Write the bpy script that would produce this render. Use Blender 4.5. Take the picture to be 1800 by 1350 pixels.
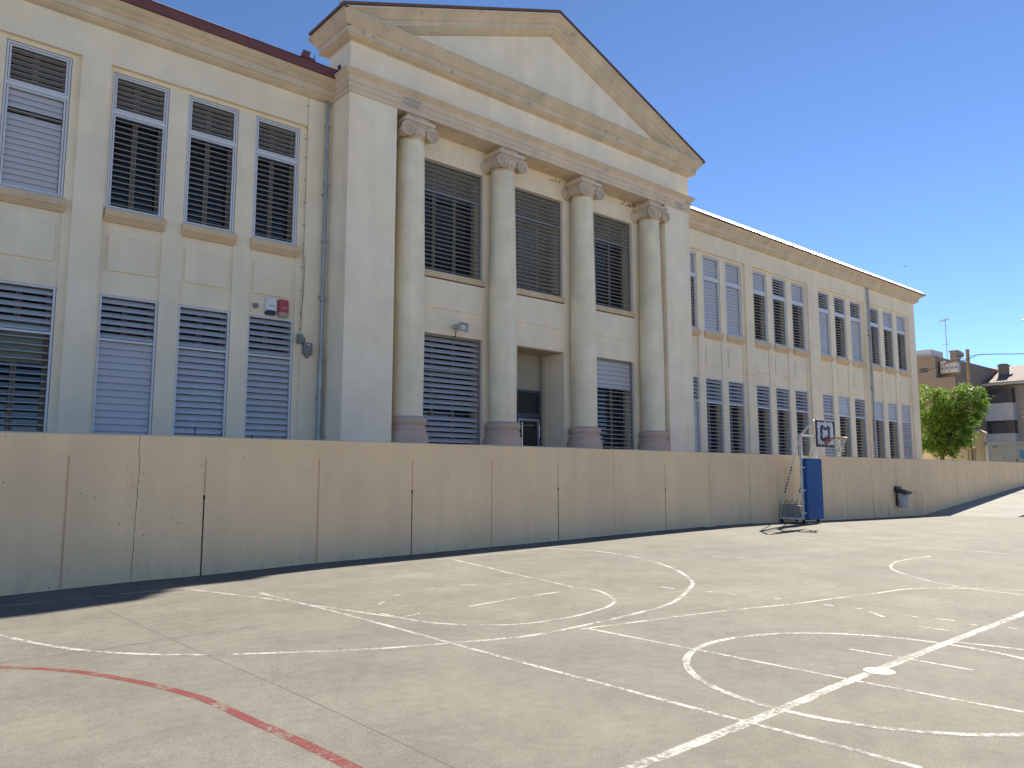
import bpy, math, random
from mathutils import Vector, Matrix
R = math.radians
sc = bpy.context.scene
for o in list(bpy.data.objects): bpy.data.objects.remove(o)
col = sc.collection

# ---------------------------------------------------------------- camera
cam_d = bpy.data.cameras.new('camera'); cam = bpy.data.objects.new('camera', cam_d); col.objects.link(cam)
sc.camera = cam
cam_d.sensor_fit = 'HORIZONTAL'; cam_d.sensor_width = 36.0
cam_d.lens = 36.0*1364/1800
cam_d.clip_start = 0.05; cam_d.clip_end = 3000
cam.location = (0, 0, 1.65)
cam.rotation_mode = 'XYZ'
PITCH = math.atan(161/1364)
cam.rotation_euler = (math.pi/2+PITCH, 0, R(49.1)-math.pi/2)
sc.render.resolution_x = 1024; sc.render.resolution_y = 768

# ---------------------------------------------------------------- sky, sun, exposure
SUNV = Vector((1.54, 0.385, 1.0)).normalized()
world = bpy.data.worlds.new('World'); sc.world = world; world.use_nodes = True
nt = world.node_tree; bg = nt.nodes['Background']
sky = nt.nodes.new('ShaderNodeTexSky'); sky.sky_type = 'NISHITA'; sky.sun_disc = False
sky.sun_elevation = math.asin(SUNV.z); sky.sun_rotation = math.atan2(SUNV.x, SUNV.y)
sky.altitude = 2000; sky.air_density = 0.7; sky.dust_density = 0.0; sky.ozone_density = 5.0
nt.links.new(sky.outputs[0], bg.inputs[0]); bg.inputs[1].default_value = 0.066
sun_d = bpy.data.lights.new('sun', 'SUN'); sun = bpy.data.objects.new('sun', sun_d); col.objects.link(sun)
sun_d.energy = 5.0; sun_d.angle = R(0.53); sun_d.color = (1.0, 0.93, 0.80)
sun.rotation_euler = SUNV.to_track_quat('Z', 'Y').to_euler(); sun.location = (30, 10, 40)
sc.view_settings.view_transform = 'Standard'; sc.view_settings.look = 'None'
sc.view_settings.gamma = 1.0; sc.view_settings.exposure = 1.6

# ---------------------------------------------------------------- mesh helpers
ORG = {}
def org(o): return ORG.get(o.name, Vector((0, 0, 0)))
class MB:
    def __init__(s): s.v = []; s.f = []; s.smooth = []
    def add(s, vs, fs, sm=False):
        n = len(s.v); s.v += [tuple(v) for v in vs]
        for f in fs: s.f.append([i+n for i in f]); s.smooth.append(sm)
    def box(s, x0, x1, y0, y1, z0, z1):
        s.add([(x0,y0,z0),(x1,y0,z0),(x1,y1,z0),(x0,y1,z0),(x0,y0,z1),(x1,y0,z1),(x1,y1,z1),(x0,y1,z1)],
              [(0,3,2,1),(4,5,6,7),(0,1,5,4),(1,2,6,5),(2,3,7,6),(3,0,4,7)]); return s
    def obox(s, c, ax, ay, az):   # oriented box: centre and three half-vectors
        c, ax, ay, az = map(Vector, (c, ax, ay, az)); vs = []
        for k in (-1, 1):
            for i, j in ((-1,-1),(1,-1),(1,1),(-1,1)): vs.append(c+ax*i+ay*j+az*k)
        s.add(vs, [(0,3,2,1),(4,5,6,7),(0,1,5,4),(1,2,6,5),(2,3,7,6),(3,0,4,7)]); return s
    def bbox(s, x0, x1, y0, y1, z0, z1, b=0.01):  # box with bevelled edges
        xs = (x0, x1); ys = (y0, y1); zs = (z0, z1); vs = []; idx = {}
        for i in (0,1):
            for j in (0,1):
                for k in (0,1):
                    dx = b*(1-2*i); dy = b*(1-2*j); dz = b*(1-2*k)
                    for a in range(3):
                        p = [xs[i]+dx, ys[j]+dy, zs[k]+dz]; p[a] = (xs, ys, zs)[a][(i,j,k)[a]]
                        idx[(i,j,k,a)] = len(vs); vs.append(p)
        F = []
        for a in range(3):
            o1, o2 = [q for q in range(3) if q != a]
            for t in (0,1):
                q = []
                for u, w in ((0,0),(1,0),(1,1),(0,1)):
                    k = [0,0,0]; k[a] = t; k[o1] = u; k[o2] = w; q.append(idx[(k[0],k[1],k[2],a)])
                F.append(q)
        for a in range(3):
            o1, o2 = [q for q in range(3) if q != a]
            for u in (0,1):
                for w in (0,1):
                    k0 = [0,0,0]; k0[o1] = u; k0[o2] = w; k1 = list(k0); k1[a] = 1
                    F.append([idx[(*k0,o1)], idx[(*k1,o1)], idx[(*k1,o2)], idx[(*k0,o2)]])
        for i in (0,1):
            for j in (0,1):
                for k in (0,1): F.append([idx[(i,j,k,0)], idx[(i,j,k,1)], idx[(i,j,k,2)]])
        s.add(vs, F); return s
    def lathe(s, prof, c=(0,0,0), n=32, axis='z', sm=True):   # prof: (radius, height)
        vs = []; m = len(prof)
        for r, h in prof:
            for i in range(n):
                a = 2*math.pi*i/n; x, y = r*math.cos(a), r*math.sin(a)
                p = (x, y, h) if axis == 'z' else ((x, h, y) if axis == 'y' else (h, x, y))
                vs.append((p[0]+c[0], p[1]+c[1], p[2]+c[2]))
        fs = [(k*n+i, k*n+(i+1)%n, (k+1)*n+(i+1)%n, (k+1)*n+i) for k in range(m-1) for i in range(n)]
        s.add(vs, fs, sm); s.add(vs[:n], [tuple(range(n))[::-1]]); s.add(vs[-n:], [tuple(range(n))]); return s
    def tube(s, pts, r, n=8, cap=True):
        pts = [Vector(p) for p in pts]; vs = []
        rr = r if isinstance(r, (list, tuple)) else [r]*len(pts)
        up = None
        for i, p in enumerate(pts):
            d = (pts[min(i+1, len(pts)-1)]-pts[max(i-1, 0)]).normalized()
            if up is None: up = Vector((0,0,1)) if abs(d.z) < 0.9 else Vector((1,0,0))
            a = d.cross(up).normalized(); b = a.cross(d).normalized(); up = b
            for k in range(n):
                t = 2*math.pi*k/n; vs.append(p+(a*math.cos(t)+b*math.sin(t))*rr[i])
        m = len(pts)
        s.add(vs, [(k*n+i, k*n+(i+1)%n, (k+1)*n+(i+1)%n, (k+1)*n+i) for k in range(m-1) for i in range(n)], True)
        if cap: s.add(vs[:n], [tuple(range(n))[::-1]]); s.add(vs[-n:], [tuple(range(n))])
        return s
    def prism_y(s, poly, y0, y1):  # polygon in (x,z)
        n = len(poly); vs = [(x, y0, z) for x, z in poly]+[(x, y1, z) for x, z in poly]
        s.add(vs, [tuple(range(n)), tuple(range(n, 2*n))[::-1]]+[(i, i+n, (i+1)%n+n, (i+1)%n) for i in range(n)]); return s
    def sweep(s, prof, path, closed=False):
        # prof: (outward offset, z); path: list of (x,y), outward is to the right of the walking direction
        n = len(path); rows = []
        def nr(a, b):
            d = Vector((b[0]-a[0], b[1]-a[1])).normalized(); return Vector((d.y, -d.x))
        for o, z in prof:
            row = []
            for i, p in enumerate(path):
                n0 = nr(path[i-1], p) if i else None; n1 = nr(p, path[i+1]) if i < n-1 else None
                if n0 is None: q = n1
                elif n1 is None: q = n0
                else: q = (n0+n1)/(1+n0.dot(n1))
                row.append((p[0]+q.x*o, p[1]+q.y*o, z))
            rows.append(row)
        vs = [v for r_ in rows for v in r_]; m = len(prof)
        s.add(vs, [(k*n+i, k*n+i+1, (k+1)*n+i+1, (k+1)*n+i) for k in range(m-1) for i in range(n-1)])
        s.add([r_[0] for r_ in rows], [tuple(range(m))]); s.add([r_[-1] for r_ in rows], [tuple(range(m))[::-1]]); return s
    def build(s, name, mat, parent=None, origin=None):
        if origin is None:
            xs, ys, zs = zip(*s.v); origin = ((min(xs)+max(xs))/2, (min(ys)+max(ys))/2, min(zs))
        origin = Vector(origin)
        me = bpy.data.meshes.new(name)
        me.from_pydata([(v[0]-origin.x, v[1]-origin.y, v[2]-origin.z) for v in s.v], [], s.f)
        me.polygons.foreach_set('use_smooth', s.smooth); me.update()
        import bmesh
        bm = bmesh.new(); bm.from_mesh(me); bmesh.ops.recalc_face_normals(bm, faces=bm.faces); bm.to_mesh(me); bm.free()
        mats = mat if isinstance(mat, (list, tuple)) else [mat]
        for m_ in mats: me.materials.append(m_)
        o = bpy.data.objects.new(name, me); col.objects.link(o)
        if parent is not None: o.parent = parent; o.location = origin-org(parent)
        else: o.location = origin
        ORG[o.name] = origin
        return o
def empty(name, loc):
    o = bpy.data.objects.new(name, None); col.objects.link(o); o.location = loc; o.empty_display_size = 0.3
    ORG[o.name] = Vector(loc); return o
def tag(o, label=None, cat=None, group=None, kind=None):
    if label: o['label'] = label
    if cat: o['category'] = cat
    if group: o['group'] = group
    if kind: o['kind'] = kind
    return o
def copy_tree(o, parent=None, off=(0,0,0)):
    c = o.copy(); col.objects.link(c)
    if parent is not None: c.parent = parent
    else: c.location = Vector(o.location)+Vector(off)
    ORG[c.name] = org(o)+Vector(off)
    for ch in [q for q in bpy.data.objects if q.parent == o]: copy_tree(ch, c, off)
    return c

# ---------------------------------------------------------------- materials
class NT:
    def __init__(s, name):
        s.m = bpy.data.materials.new(name); s.m.use_nodes = True; s.t = s.m.node_tree
        s.p = s.t.nodes['Principled BSDF']; s.co = s.t.nodes.new('ShaderNodeNewGeometry').outputs['Position']
    def n(s, k, **kw):
        nd = s.t.nodes.new(k)
        for a, b in kw.items(): setattr(nd, a, b)
        return nd
    def link(s, a, b): s.t.links.new(a, b)
    def map(s, scale=(1,1,1), loc=(0,0,0), src=None):
        m = s.n('ShaderNodeMapping'); m.inputs['Scale'].default_value = scale; m.inputs['Location'].default_value = loc
        s.link(src or s.co, m.inputs[0]); return m.outputs[0]
    def noise(s, scale, detail=4, rough=.55, src=None, dist=0):
        t = s.n('ShaderNodeTexNoise'); t.inputs['Scale'].default_value = scale; t.inputs['Detail'].default_value = detail
        t.inputs['Roughness'].default_value = rough; t.inputs['Distortion'].default_value = dist
        s.link(src or s.co, t.inputs['Vector']); return t.outputs['Fac']
    def vor(s, scale, src=None, feat='F1', out='Distance'):
        t = s.n('ShaderNodeTexVoronoi', feature=feat); t.inputs['Scale'].default_value = scale
        s.link(src or s.co, t.inputs['Vector']); return t.outputs[out]
    def ramp(s, src, a, b, va=0, vb=1):
        t = s.n('ShaderNodeMapRange'); t.inputs[1].default_value = a; t.inputs[2].default_value = b
        t.inputs[3].default_value = va; t.inputs[4].default_value = vb; s.link(src, t.inputs[0]); return t.outputs[0]
    def math(s, op, a, b=None):
        t = s.n('ShaderNodeMath', operation=op)
        for i, v in enumerate((a, b)):
            if v is None: continue
            if isinstance(v, (int, float)): t.inputs[i].default_value = v
            else: s.link(v, t.inputs[i])
        return t.outputs[0]
    def mix(s, f, a, b, bt='MIX'):
        t = s.n('ShaderNodeMix', data_type='RGBA', blend_type=bt)
        for i, v in ((0, f), (6, a), (7, b)):
            if isinstance(v, (int, float)): t.inputs[i].default_value = v
            elif isinstance(v, tuple): t.inputs[i].default_value = (*v[:3], 1)
            else: s.link(v, t.inputs[i])
        return t.outputs[2]
    def val(s, c, src, lo, hi):   # multiply colour by a value range driven by src 0..1
        r_ = s.ramp(src, 0.25, 0.75, lo, hi); cc = s.n('ShaderNodeCombineColor')
        for i in range(3): s.link(r_, cc.inputs[i])
        return s.mix(1.0, c, cc.outputs[0], 'MULTIPLY')
    def bump(s, src, strength=.3, dist=.01, prev=None):
        b = s.n('ShaderNodeBump'); b.inputs['Strength'].default_value = strength; b.inputs['Distance'].default_value = dist
        s.link(src, b.inputs['Height'])
        if prev: s.link(prev, b.inputs['Normal'])
        return b.outputs[0]
    def done(s, c, rough=.8, normal=None, metal=0, spec=.35):
        if isinstance(c, tuple): s.p.inputs['Base Color'].default_value = (*c[:3], 1)
        else: s.link(c, s.p.inputs['Base Color'])
        if isinstance(rough, (int, float)): s.p.inputs['Roughness'].default_value = rough
        else: s.link(rough, s.p.inputs['Roughness'])
        s.p.inputs['Metallic'].default_value = metal; s.p.inputs['Specular IOR Level'].default_value = spec
        if normal: s.link(normal, s.p.inputs['Normal'])
        return s.m
def stucco(name, c, streak=.12, grain=.5, stain=None):
    t = NT(name); b = t.mix(t.ramp(t.noise(.55, 3), .35, .65), c, tuple(x*y for x, y in zip(c, (1.03, .98, .93))))
    b = t.val(b, t.noise(1.3, 5), 1-streak, 1+streak*.5)
    b = t.val(b, t.noise(1.0, 4, src=t.map((2.2, 2.2, .28))), 1-streak*.8, 1+streak*.4)
    b = t.val(b, t.noise(38, 3), .94, 1.05)
    if stain:
        f = t.math('MULTIPLY', t.ramp(t.noise(1.9, 5, .65), .60, .68), t.ramp(t.noise(.5, 2), .42, .6)); b = t.mix(t.math('MULTIPLY', f, .75), b, stain)
    n_ = t.bump(t.noise(55, 4, .6), grain, .006); n_ = t.bump(t.noise(2.5, 3), .25, .02, n_)
    return t.done(b, .88, n_, spec=.25)
def plain(name, c, rough=.5, metal=0, var=.08, sc_=6, bump=0, spec=.4):
    t = NT(name); b = t.val(c, t.noise(sc_, 4), 1-var, 1+var*.6)
    n_ = t.bump(t.noise(sc_*6, 3), bump, .004) if bump else None
    return t.done(b, rough, n_, metal, spec)
def concrete_colour(t, c=(.184, .172, .146)):
    b = t.mix(t.ramp(t.noise(.16, 4), .35, .65), c, tuple(x*y for x, y in zip(c, (.90, .91, .94))))
    b = t.val(b, t.noise(.9, 6, .62), .80, 1.14)
    b = t.val(b, t.noise(7, 6, .72), .84, 1.13)
    b = t.mix(t.ramp(t.noise(.42, 5, .6, src=t.map((.5, 1.5, 1), (3, 1, 0))), .58, .72, 0, .2), b, (.36, .34, .30))
    b = t.mix(t.ramp(t.noise(1.1, 6, .7, dist=.6), .60, .72, 0, .35), b, (.2, .18, .15))
    b = t.val(b, t.noise(75, 4, .8), .62, 1.38)
    sp = t.math('MULTIPLY', t.ramp(t.vor(26), .05, .085, 1, 0), t.ramp(t.noise(3.2, 2), .48, .56)); b = t.mix(sp, b, (.07, .065, .06))
    sp = t.math('MULTIPLY', t.ramp(t.vor(45, t.map((1,1,1), (5,2,0))), .06, .1, 1, 0), t.ramp(t.noise(2, 2), .5, .6)); b = t.mix(sp, b, (.5, .48, .43))
    # hairline cracks
    cr = t.n('ShaderNodeMapping'); t.link(t.co, cr.inputs[0])
    wob = t.n('ShaderNodeMix', data_type='RGBA'); wob.inputs[0].default_value = .12
    nz = t.n('ShaderNodeTexNoise'); nz.inputs['Scale'].default_value = 2.5; nz.inputs['Detail'].default_value = 6; t.link(t.co, nz.inputs['Vector'])
    t.link(t.co, wob.inputs[6]); t.link(nz.outputs['Color'], wob.inputs[7])
    e = t.vor(.42, wob.outputs[2], 'DISTANCE_TO_EDGE')
    crk = t.math('MULTIPLY', t.ramp(e, .0006, .002, 1, 0), t.ramp(t.noise(.35, 3), .58, .64)); b = t.mix(t.math('MULTIPLY', crk, .5), b, (.08, .07, .06))
    return b
M_FAR = stucco('far_ground', (.40, .37, .31), .15, .4)
t = NT('court_concrete'); M_COURT = t.done(concrete_colour(t), .95, t.bump(t.noise(120, 3, .6), .35, .004), spec=.08)
def paint(name, c, wear, sc_=1.0):
    t = NT(name); g = concrete_colour(t)
    n1 = t.noise(22, 6, .75); n2 = t.noise(2.3, 4)
    k = t.math('ADD', t.math('MULTIPLY', n1, .6), t.math('MULTIPLY', n2, .4))
    f = t.ramp(k, wear*.42+.27, wear*.42+.37); f = t.math('MULTIPLY', f, .92)
    return t.done(t.mix(f, g, c), .85, t.bump(n1, .25, .004), spec=.1)
M_WALL = stucco('cream_stucco', (.93, .81, .61), .09)
M_WING = stucco('cream_stucco_wing', (.89, .775, .57), .09)
M_TRIM = stucco('tan_trim_stucco', (.70, .575, .41), .16, .4, stain=(.30, .29, .27))
M_ARCH = stucco('pinkish_tan_trim', (.74, .60, .44), .14, .4, stain=(.36, .35, .33))
M_SILL = stucco('sill_stone', (.72, .54, .34), .1, .3)
M_BASE = stucco('column_base_paint', (.60, .45, .36), .1, .3)
M_COL = stucco('column_stucco', (.90, .80, .58), .16, .6)
M_CAP = stucco('capital_stone', (.72, .59, .44), .2, .5, stain=(.3, .24, .19))
def pitted():
    t = NT('parapet_stucco'); c = (.95, .67, .385)
    b = t.mix(t.ramp(t.noise(.6, 4), .35, .65), c, (.88, .62, .365))
    b = t.val(b, t.noise(1.2, 5), .90, 1.06); b = t.val(b, t.noise(1, 4, src=t.map((2.5, 2.5, .3))), .93, 1.04); b = t.val(b, t.noise(50, 3), .94, 1.05)
    pit = t.math('MULTIPLY', t.ramp(t.vor(7.0), .06, .11, 1, 0), t.ramp(t.noise(1.7, 3), .46, .52)); b = t.mix(t.math('MULTIPLY', pit, .8), b, (.17, .13, .09))
    pit2 = t.math('MULTIPLY', t.ramp(t.vor(21, t.map((1,1,1), (3,7,1))), .10, .17, 1, 0), t.ramp(t.noise(2.1, 3, src=t.map((1,1,1),(9,0,4))), .52, .6)); b = t.mix(t.math('MULTIPLY', pit2, .6), b, (.2, .15, .1))
    # grime close to the ground
    sep = t.n('ShaderNodeSeparateXYZ'); t.link(t.co, sep.inputs[0])
    gr = t.math('MULTIPLY', t.ramp(sep.outputs[2], .15, .75, 1, 0), t.ramp(t.noise(3.5, 6, .7, src=t.map((2.2, 1, .8))), .50, .66)); b = t.mix(t.math('MULTIPLY', gr, .16), b, (.2, .165, .12))
    n_ = t.bump(t.noise(60, 4, .6), .5, .005); n_ = t.bump(t.noise(3, 3), .3, .02, n_)
    return t.done(b, .85, n_, spec=.25)
M_PARA = pitted()
M_JOINT = stucco('joint_filler', (.72, .46, .29), .12, .3)
M_DARK = plain('dark_gap', (.035, .03, .027), .9)
M_COPE = stucco('coping_mortar', (.52, .49, .42), .2, .6)
M_TERR = stucco('terrace_paving', (.34, .33, .30), .15, .4)
def rampmat():
    t = NT('ramp_concrete'); b = t.val((.34, .33, .30), t.noise(.8, 6, .6), .88, 1.08); b = t.val(b, t.noise(2.2, 5, src=t.map((1, .25, 1))), .82, 1.08)
    return t.done(b, .97, t.bump(t.noise(60, 3), .3, .004), spec=.03)
M_RAMP = rampmat()
M_RED = plain('gutter_red', (.17, .055, .055), .5, 0, .18, 3, .2)
M_FLASH = plain('roof_flashing', (.66, .60, .57), .45, .0, .08, 3)
M_ROOF = plain('roof_tiles_dark', (.16, .09, .07), .8, 0, .25, 6, .4)
M_FRAME = plain('window_frame_aluminium', (.67, .66, .66), .42, .1, .06, 8)
M_FRAME2 = plain('window_frame_grey', (.27, .27, .27), .5, .2, .08, 8)
M_SLAT = plain('louver_slats', (.56, .555, .57), .45, .15, .07, 5)
M_SLAT2 = plain('louver_slats_grey', (.44, .43, .41), .5, .1, .1, 5)
M_SLATL = plain('louver_slats_pale', (.54, .52, .52), .45, .1, .05, 5)
M_INNER = plain('inner_window_frame', (.24, .215, .19), .6, 0, .1, 6)
M_GLASS = plain('window_glass', (.012, .016, .022), .04, 0, .1, 1, 0, .9)
M_ROOM = plain('room_interior', (.10, .10, .09), .9)
M_BLIND = plain('roller_blind', (.22, .25, .22), .8)
M_GALV = plain('galvanised_pipe', (.36, .37, .37), .4, .35, .22, 3)
M_WHITE = plain('white_painted_steel', (.62, .62, .58), .5, 0, .15, 14)
M_BLACK = plain('black_plastic', (.025, .025, .03), .45)
M_BLUE = plain('blue_vinyl_pad', (.010, .07, .24), .5, 0, .2, 2.5, .3, .2)
M_RIM = plain('rim_red_steel', (.34, .075, .05), .5, 0, .2, 20)
M_NET = plain('net_cord', (.55, .53, .45), .9)
M_CONC = stucco('counterweight_concrete', (.30, .29, .25), .2, .6)
M_STEEL = plain('dark_steel', (.05, .05, .05), .5, .5)
def wornboard():
    t = NT('worn_backboard'); tc = t.n('ShaderNodeTexCoord').outputs['Object']
    sp = t.n('ShaderNodeSeparateXYZ'); t.link(tc, sp.inputs[0])
    nz = t.noise(9, 6, .75, src=t.map((1.3, 1, 1), (2.3, 0, .7), tc)); nb = t.noise(5, 5, .7, src=t.map((1.6, 1, .7), (.3, 0, 5.7), tc))
    jx = t.math('ADD', sp.outputs[0], t.math('MULTIPLY', t.math('SUBTRACT', nz, .5), .30))
    jz = t.math('ADD', sp.outputs[2], t.math('MULTIPLY', t.math('SUBTRACT', nb, .5), .42))
    dx = t.math('ABSOLUTE', jx); dz = t.math('ABSOLUTE', t.math('SUBTRACT', jz, .43))
    outer = t.math('MAXIMUM', t.math('MULTIPLY', dx, .69), dz)       # white field inside a black border
    w = t.ramp(outer, .335, .342, 1, 0)
    ix = t.math('ABSOLUTE', t.math('SUBTRACT', jx, -.03)); iz = t.math('ABSOLUTE', t.math('SUBTRACT', jz, .42))
    inner = t.math('MAXIMUM', t.math('MULTIPLY', ix, .75), iz)        # black worn ring round the target square
    ring = t.math('MULTIPLY', t.ramp(inner, .235, .243, 1, 0), t.ramp(inner, .115, .123, 0, 1))
    w = t.math('MULTIPLY', w, t.math('SUBTRACT', 1, ring))
    w = t.math('MULTIPLY', w, t.ramp(t.noise(14, 5, .7, src=t.map((2.4, 1, .6), (0, 0, 3), tc)), .36, .38))
    return t.done(t.mix(w, (.045, .042, .045), (.62, .62, .63)), .6, spec=.3)
M_BOARD = wornboard()
M_BINW = plain('bin_grey_plastic', (.40, .40, .37), .5, 0, .1, 9)
M_LS = plain('loudspeaker_plastic', (.42, .43, .38), .5)
M_JB = plain('junction_box_grey', (.20, .21, .20), .5)
M_ALW = plain('alarm_white', (.72, .72, .68), .4); M_ALR = plain('alarm_red', (.42, .06, .08), .4); M_ALB = plain('alarm_navy', (.02, .03, .05), .3); M_ALT = plain('alarm_beige', (.38, .31, .22), .5)
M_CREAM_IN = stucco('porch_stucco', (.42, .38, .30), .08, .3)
M_DOORF = plain('door_frame_dark', (.07, .085, .11), .4, .2); M_DOORA = plain('door_aluminium', (.35, .38, .42), .35, .5)
M_CHROME = plain('steel_handle', (.7, .69, .6), .25, .9)
M_BARK = stucco('bark', (.14, .10, .07), .25, 1.0)
def leafmat(name, c1, c2):
    t = NT(name); b = t.mix(t.ramp(t.noise(2.2, 3), .35, .65), c1, c2); b = t.val(b, t.noise(11, 2), .7, 1.25)
    b_ = t.done(b, .55, spec=.3); t.p.inputs['Transmission Weight'].default_value = 0
    tr = t.n('ShaderNodeBsdfTranslucent'); t.link(b, tr.inputs[0]); ms = t.n('ShaderNodeMixShader'); ms.inputs[0].default_value = .42
    t.link(t.p.outputs[0], ms.inputs[1]); t.link(tr.outputs[0], ms.inputs[2]); t.link(ms.outputs[0], t.t.nodes['Material Output'].inputs[0]); return b_
M_LEAF = leafmat('tree_leaves', (.085, .17, .02), (.155, .25, .03))
M_TILE = None
def tiles():
    t = NT('mediterranean_roof_tiles'); w = t.n('ShaderNodeTexWave', wave_type='BANDS', bands_direction='Y'); w.inputs['Scale'].default_value = 1.3; w.inputs['Distortion'].default_value = .6; w.inputs['Detail'].default_value = 1
    t.link(t.co, w.inputs[0]); w2 = t.n('ShaderNodeTexWave', wave_type='BANDS', bands_direction='X'); w2.inputs['Scale'].default_value = .9; t.link(t.co, w2.inputs[0])
    b = t.val((.26, .19, .15), t.noise(3.5, 4, .7), .6, 1.35); b = t.mix(t.ramp(w.outputs[1], .0, .3, .6, 0), b, (.08, .06, .05))
    return t.done(b, .9, t.bump(w.outputs[1], .9, .08))
M_TILE = tiles()
def brick(name, c1, c2, s_=4):
    t = NT(name); br = t.n('ShaderNodeTexBrick'); br.inputs['Color1'].default_value = (*c1, 1); br.inputs['Color2'].default_value = (*c2, 1)
    br.inputs['Mortar'].default_value = (.35, .31, .26, 1); br.inputs['Scale'].default_value = s_; br.inputs['Mortar Size'].default_value = .012
    m = t.n('ShaderNodeMapping'); m.inputs['Rotation'].default_value = (R(90), 0, R(90)); t.link(t.co, m.inputs[0]); t.link(m.outputs[0], br.inputs[0])
    return t.done(t.val(br.outputs[0], t.noise(2, 4), .85, 1.1), .9)
M_BRICK = brick('brown_brick', (.30, .21, .14), (.25, .17, .11))
M_RENDER = stucco('brown_render', (.30, .235, .18), .08, .3)
M_BWHITE = stucco('white_balcony', (.55, .55, .57), .08, .3)
M_AWN = plain('dark_window_band', (.03, .035, .05), .35)
M_GREYP = stucco('gate_paint', (.42, .42, .38), .12, .3)
M_PILLAR = stucco('pillar_stone', (.44, .37, .26), .15, .6)
M_WOODP = stucco('weathered_wood', (.22, .17, .13), .2, .6)
M_PLANT = leafmat('weed_leaves', (.14, .1, .06), (.2, .12, .08))

# ---------------------------------------------------------------- ground
WL=[(0.09,0.35,[(3.3,3.05),(3.55,3.06),(5.19,3.09),(6.45,3.14),(10.95,3.22),(12.15,3.24)]),(0.045,0.5,[(6.26,5.97),(6.33,4.33),(6.37,3.1),(6.44,1.94),(6.44,1.77)]),(0.05,0.42,[(4.66,10.85),(4.73,8.61),(4.74,6.81),(4.74,5.47),(4.76,4.14),(4.77,3.19),(4.79,2.55),(4.79,1.98)]),(0.045,0.3,[(7.45,3.68),(7.47,3.13),(7.47,2.61)]),(0.06,0.35,[(1.25,10.93),(1.46,10.02),(1.79,8.96),(2.17,8.21),(2.7,7.59),(3.33,7.11),(4.0,6.69),(4.78,6.38),(5.47,6.14),(6.1,6.11),(7.24,6.2),(8.24,6.39),(9.4,6.96),(10.11,7.45),(11.05,8.55),(11.73,9.88),(11.94,11.11),(11.6,12.19)]),(0.05,0.4,[(5.08,8.27),(5.12,7.7),(5.29,7.18),(5.79,6.68),(6.56,6.56),(7.26,6.68),(7.67,6.87),(7.93,7.1),(8.27,7.7),(8.24,8.13)]),(0.05,0.4,[(8.97,12.2),(8.71,10.81),(8.5,9.82),(8.36,8.85),(8.21,8.09)]),(0.05,0.3,[(4.0,11.96),(4.46,10.48),(4.66,9.67),(4.86,8.84),(4.95,8.44),(5.12,7.7)]),(0.045,0.5,[(6.17,6.01),(6.98,5.86),(7.81,5.73),(8.62,5.55),(9.45,5.34),(10.26,5.21),(11.03,5.07),(11.9,4.93),(12.49,4.53),(13.07,3.83)]),(0.05,0.4,[(16.47,6.4),(15.34,6.47),(14.54,6.32),(13.81,5.96),(13.21,5.37),(12.68,4.59),(12.56,3.68)]),(0.04,0.6,[(11.02,4.98),(11.12,4.25),(11.09,3.51)]),(0.03,0.65,[(8.37,9.66),(10.22,8.68),(11.92,7.43),(13.18,5.71),(13.51,5.14),(13.9,4.06)]),(0.05,0.4,[(9.24,7.36),(9.23,7.1)]),(0.05,0.4,[(9.4,6.69),(9.42,6.54)]),(0.05,0.4,[(9.48,6.39),(9.49,6.24)]),(0.05,0.4,[(9.57,6.07),(9.59,5.91)]),(0.05,0.4,[(9.6,5.75),(9.61,5.63)]),(0.05,0.4,[(9.66,5.08),(9.66,4.95)]),(0.05,0.4,[(9.71,4.72),(9.72,4.61)]),(0.05,0.4,[(9.62,4.47),(9.38,4.19)]),(0.05,0.4,[(9.71,4.1),(9.69,3.93)]),(0.05,0.4,[(9.75,3.77),(9.79,3.58)]),(0.05,0.4,[(9.13,3.74),(9.14,3.4)]),(0.05,0.4,[(9.68,3.39),(9.7,3.31)]),(0.05,0.4,[(9.82,3.06),(9.79,2.95)]),(0.05,0.3,[(8.56,3.13),(8.65,2.86),(8.69,2.58)]),(0.035,0.5,[(16.82,10.15),(17.24,9.45)]),(0.035,0.5,[(13.02,9.1),(13.31,8.29)]),(0.03,0.5,[(17.21,9.09),(17.67,7.87),(18.16,6.59),(18.48,5.36)]),(0.05,0.3,[(6.13,7.89),(6.89,7.95),(7.41,7.96),(7.79,7.96)]),(0.05,0.4,[(1.76,12.27),(2.74,12.16),(3.83,12.04)]),(0.04,0.3,[(6.68,12.17),(8.32,12.18),(10.56,12.19),(11.69,12.33),(12.54,12.28)]),(0.03,0.6,[(4.84,10.79),(5.98,10.89),(8.12,11.02)]),(0.03,0.6,[(4.73,9.49),(5.95,9.65),(8.2,9.47)]),(0.05,0.4,[(5.37,8.81),(5.54,8.94)]),(0.05,0.4,[(5.87,9.23),(6.0,9.26)]),(0.05,0.4,[(6.43,9.41),(6.65,9.37)]),(0.05,0.4,[(7.1,9.36),(7.28,9.24)]),(0.05,0.4,[(7.6,9.04),(7.75,8.95)]),(0.05,0.4,[(5.16,7.89),(5.42,7.94)]),(0.03,0.7,[(2.3,10.53),(2.93,10.18),(3.74,9.6),(4.52,8.91),(5.19,8.06),(5.98,6.9)]),(0.03,0.6,[(19.16,10.1),(19.89,8.16),(20.8,6.02)]),(0.03,0.5,[(17.83,9.99),(18.11,7.44),(18.36,5.33)]),(0.03,0.5,[(31.25,11.56),(32.47,9.33)]),(0.04,0.6,[(3.01,11.79),(4.04,11.92)])]
RL=[(0.075,0.3,[(1.01,8.61),(1.23,8.32),(1.5,8.01),(1.75,7.59),(1.95,7.09),(2.12,6.54),(2.23,5.99),(2.28,5.28),(2.33,4.7),(2.36,4.1),(2.36,3.92)])]
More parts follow.
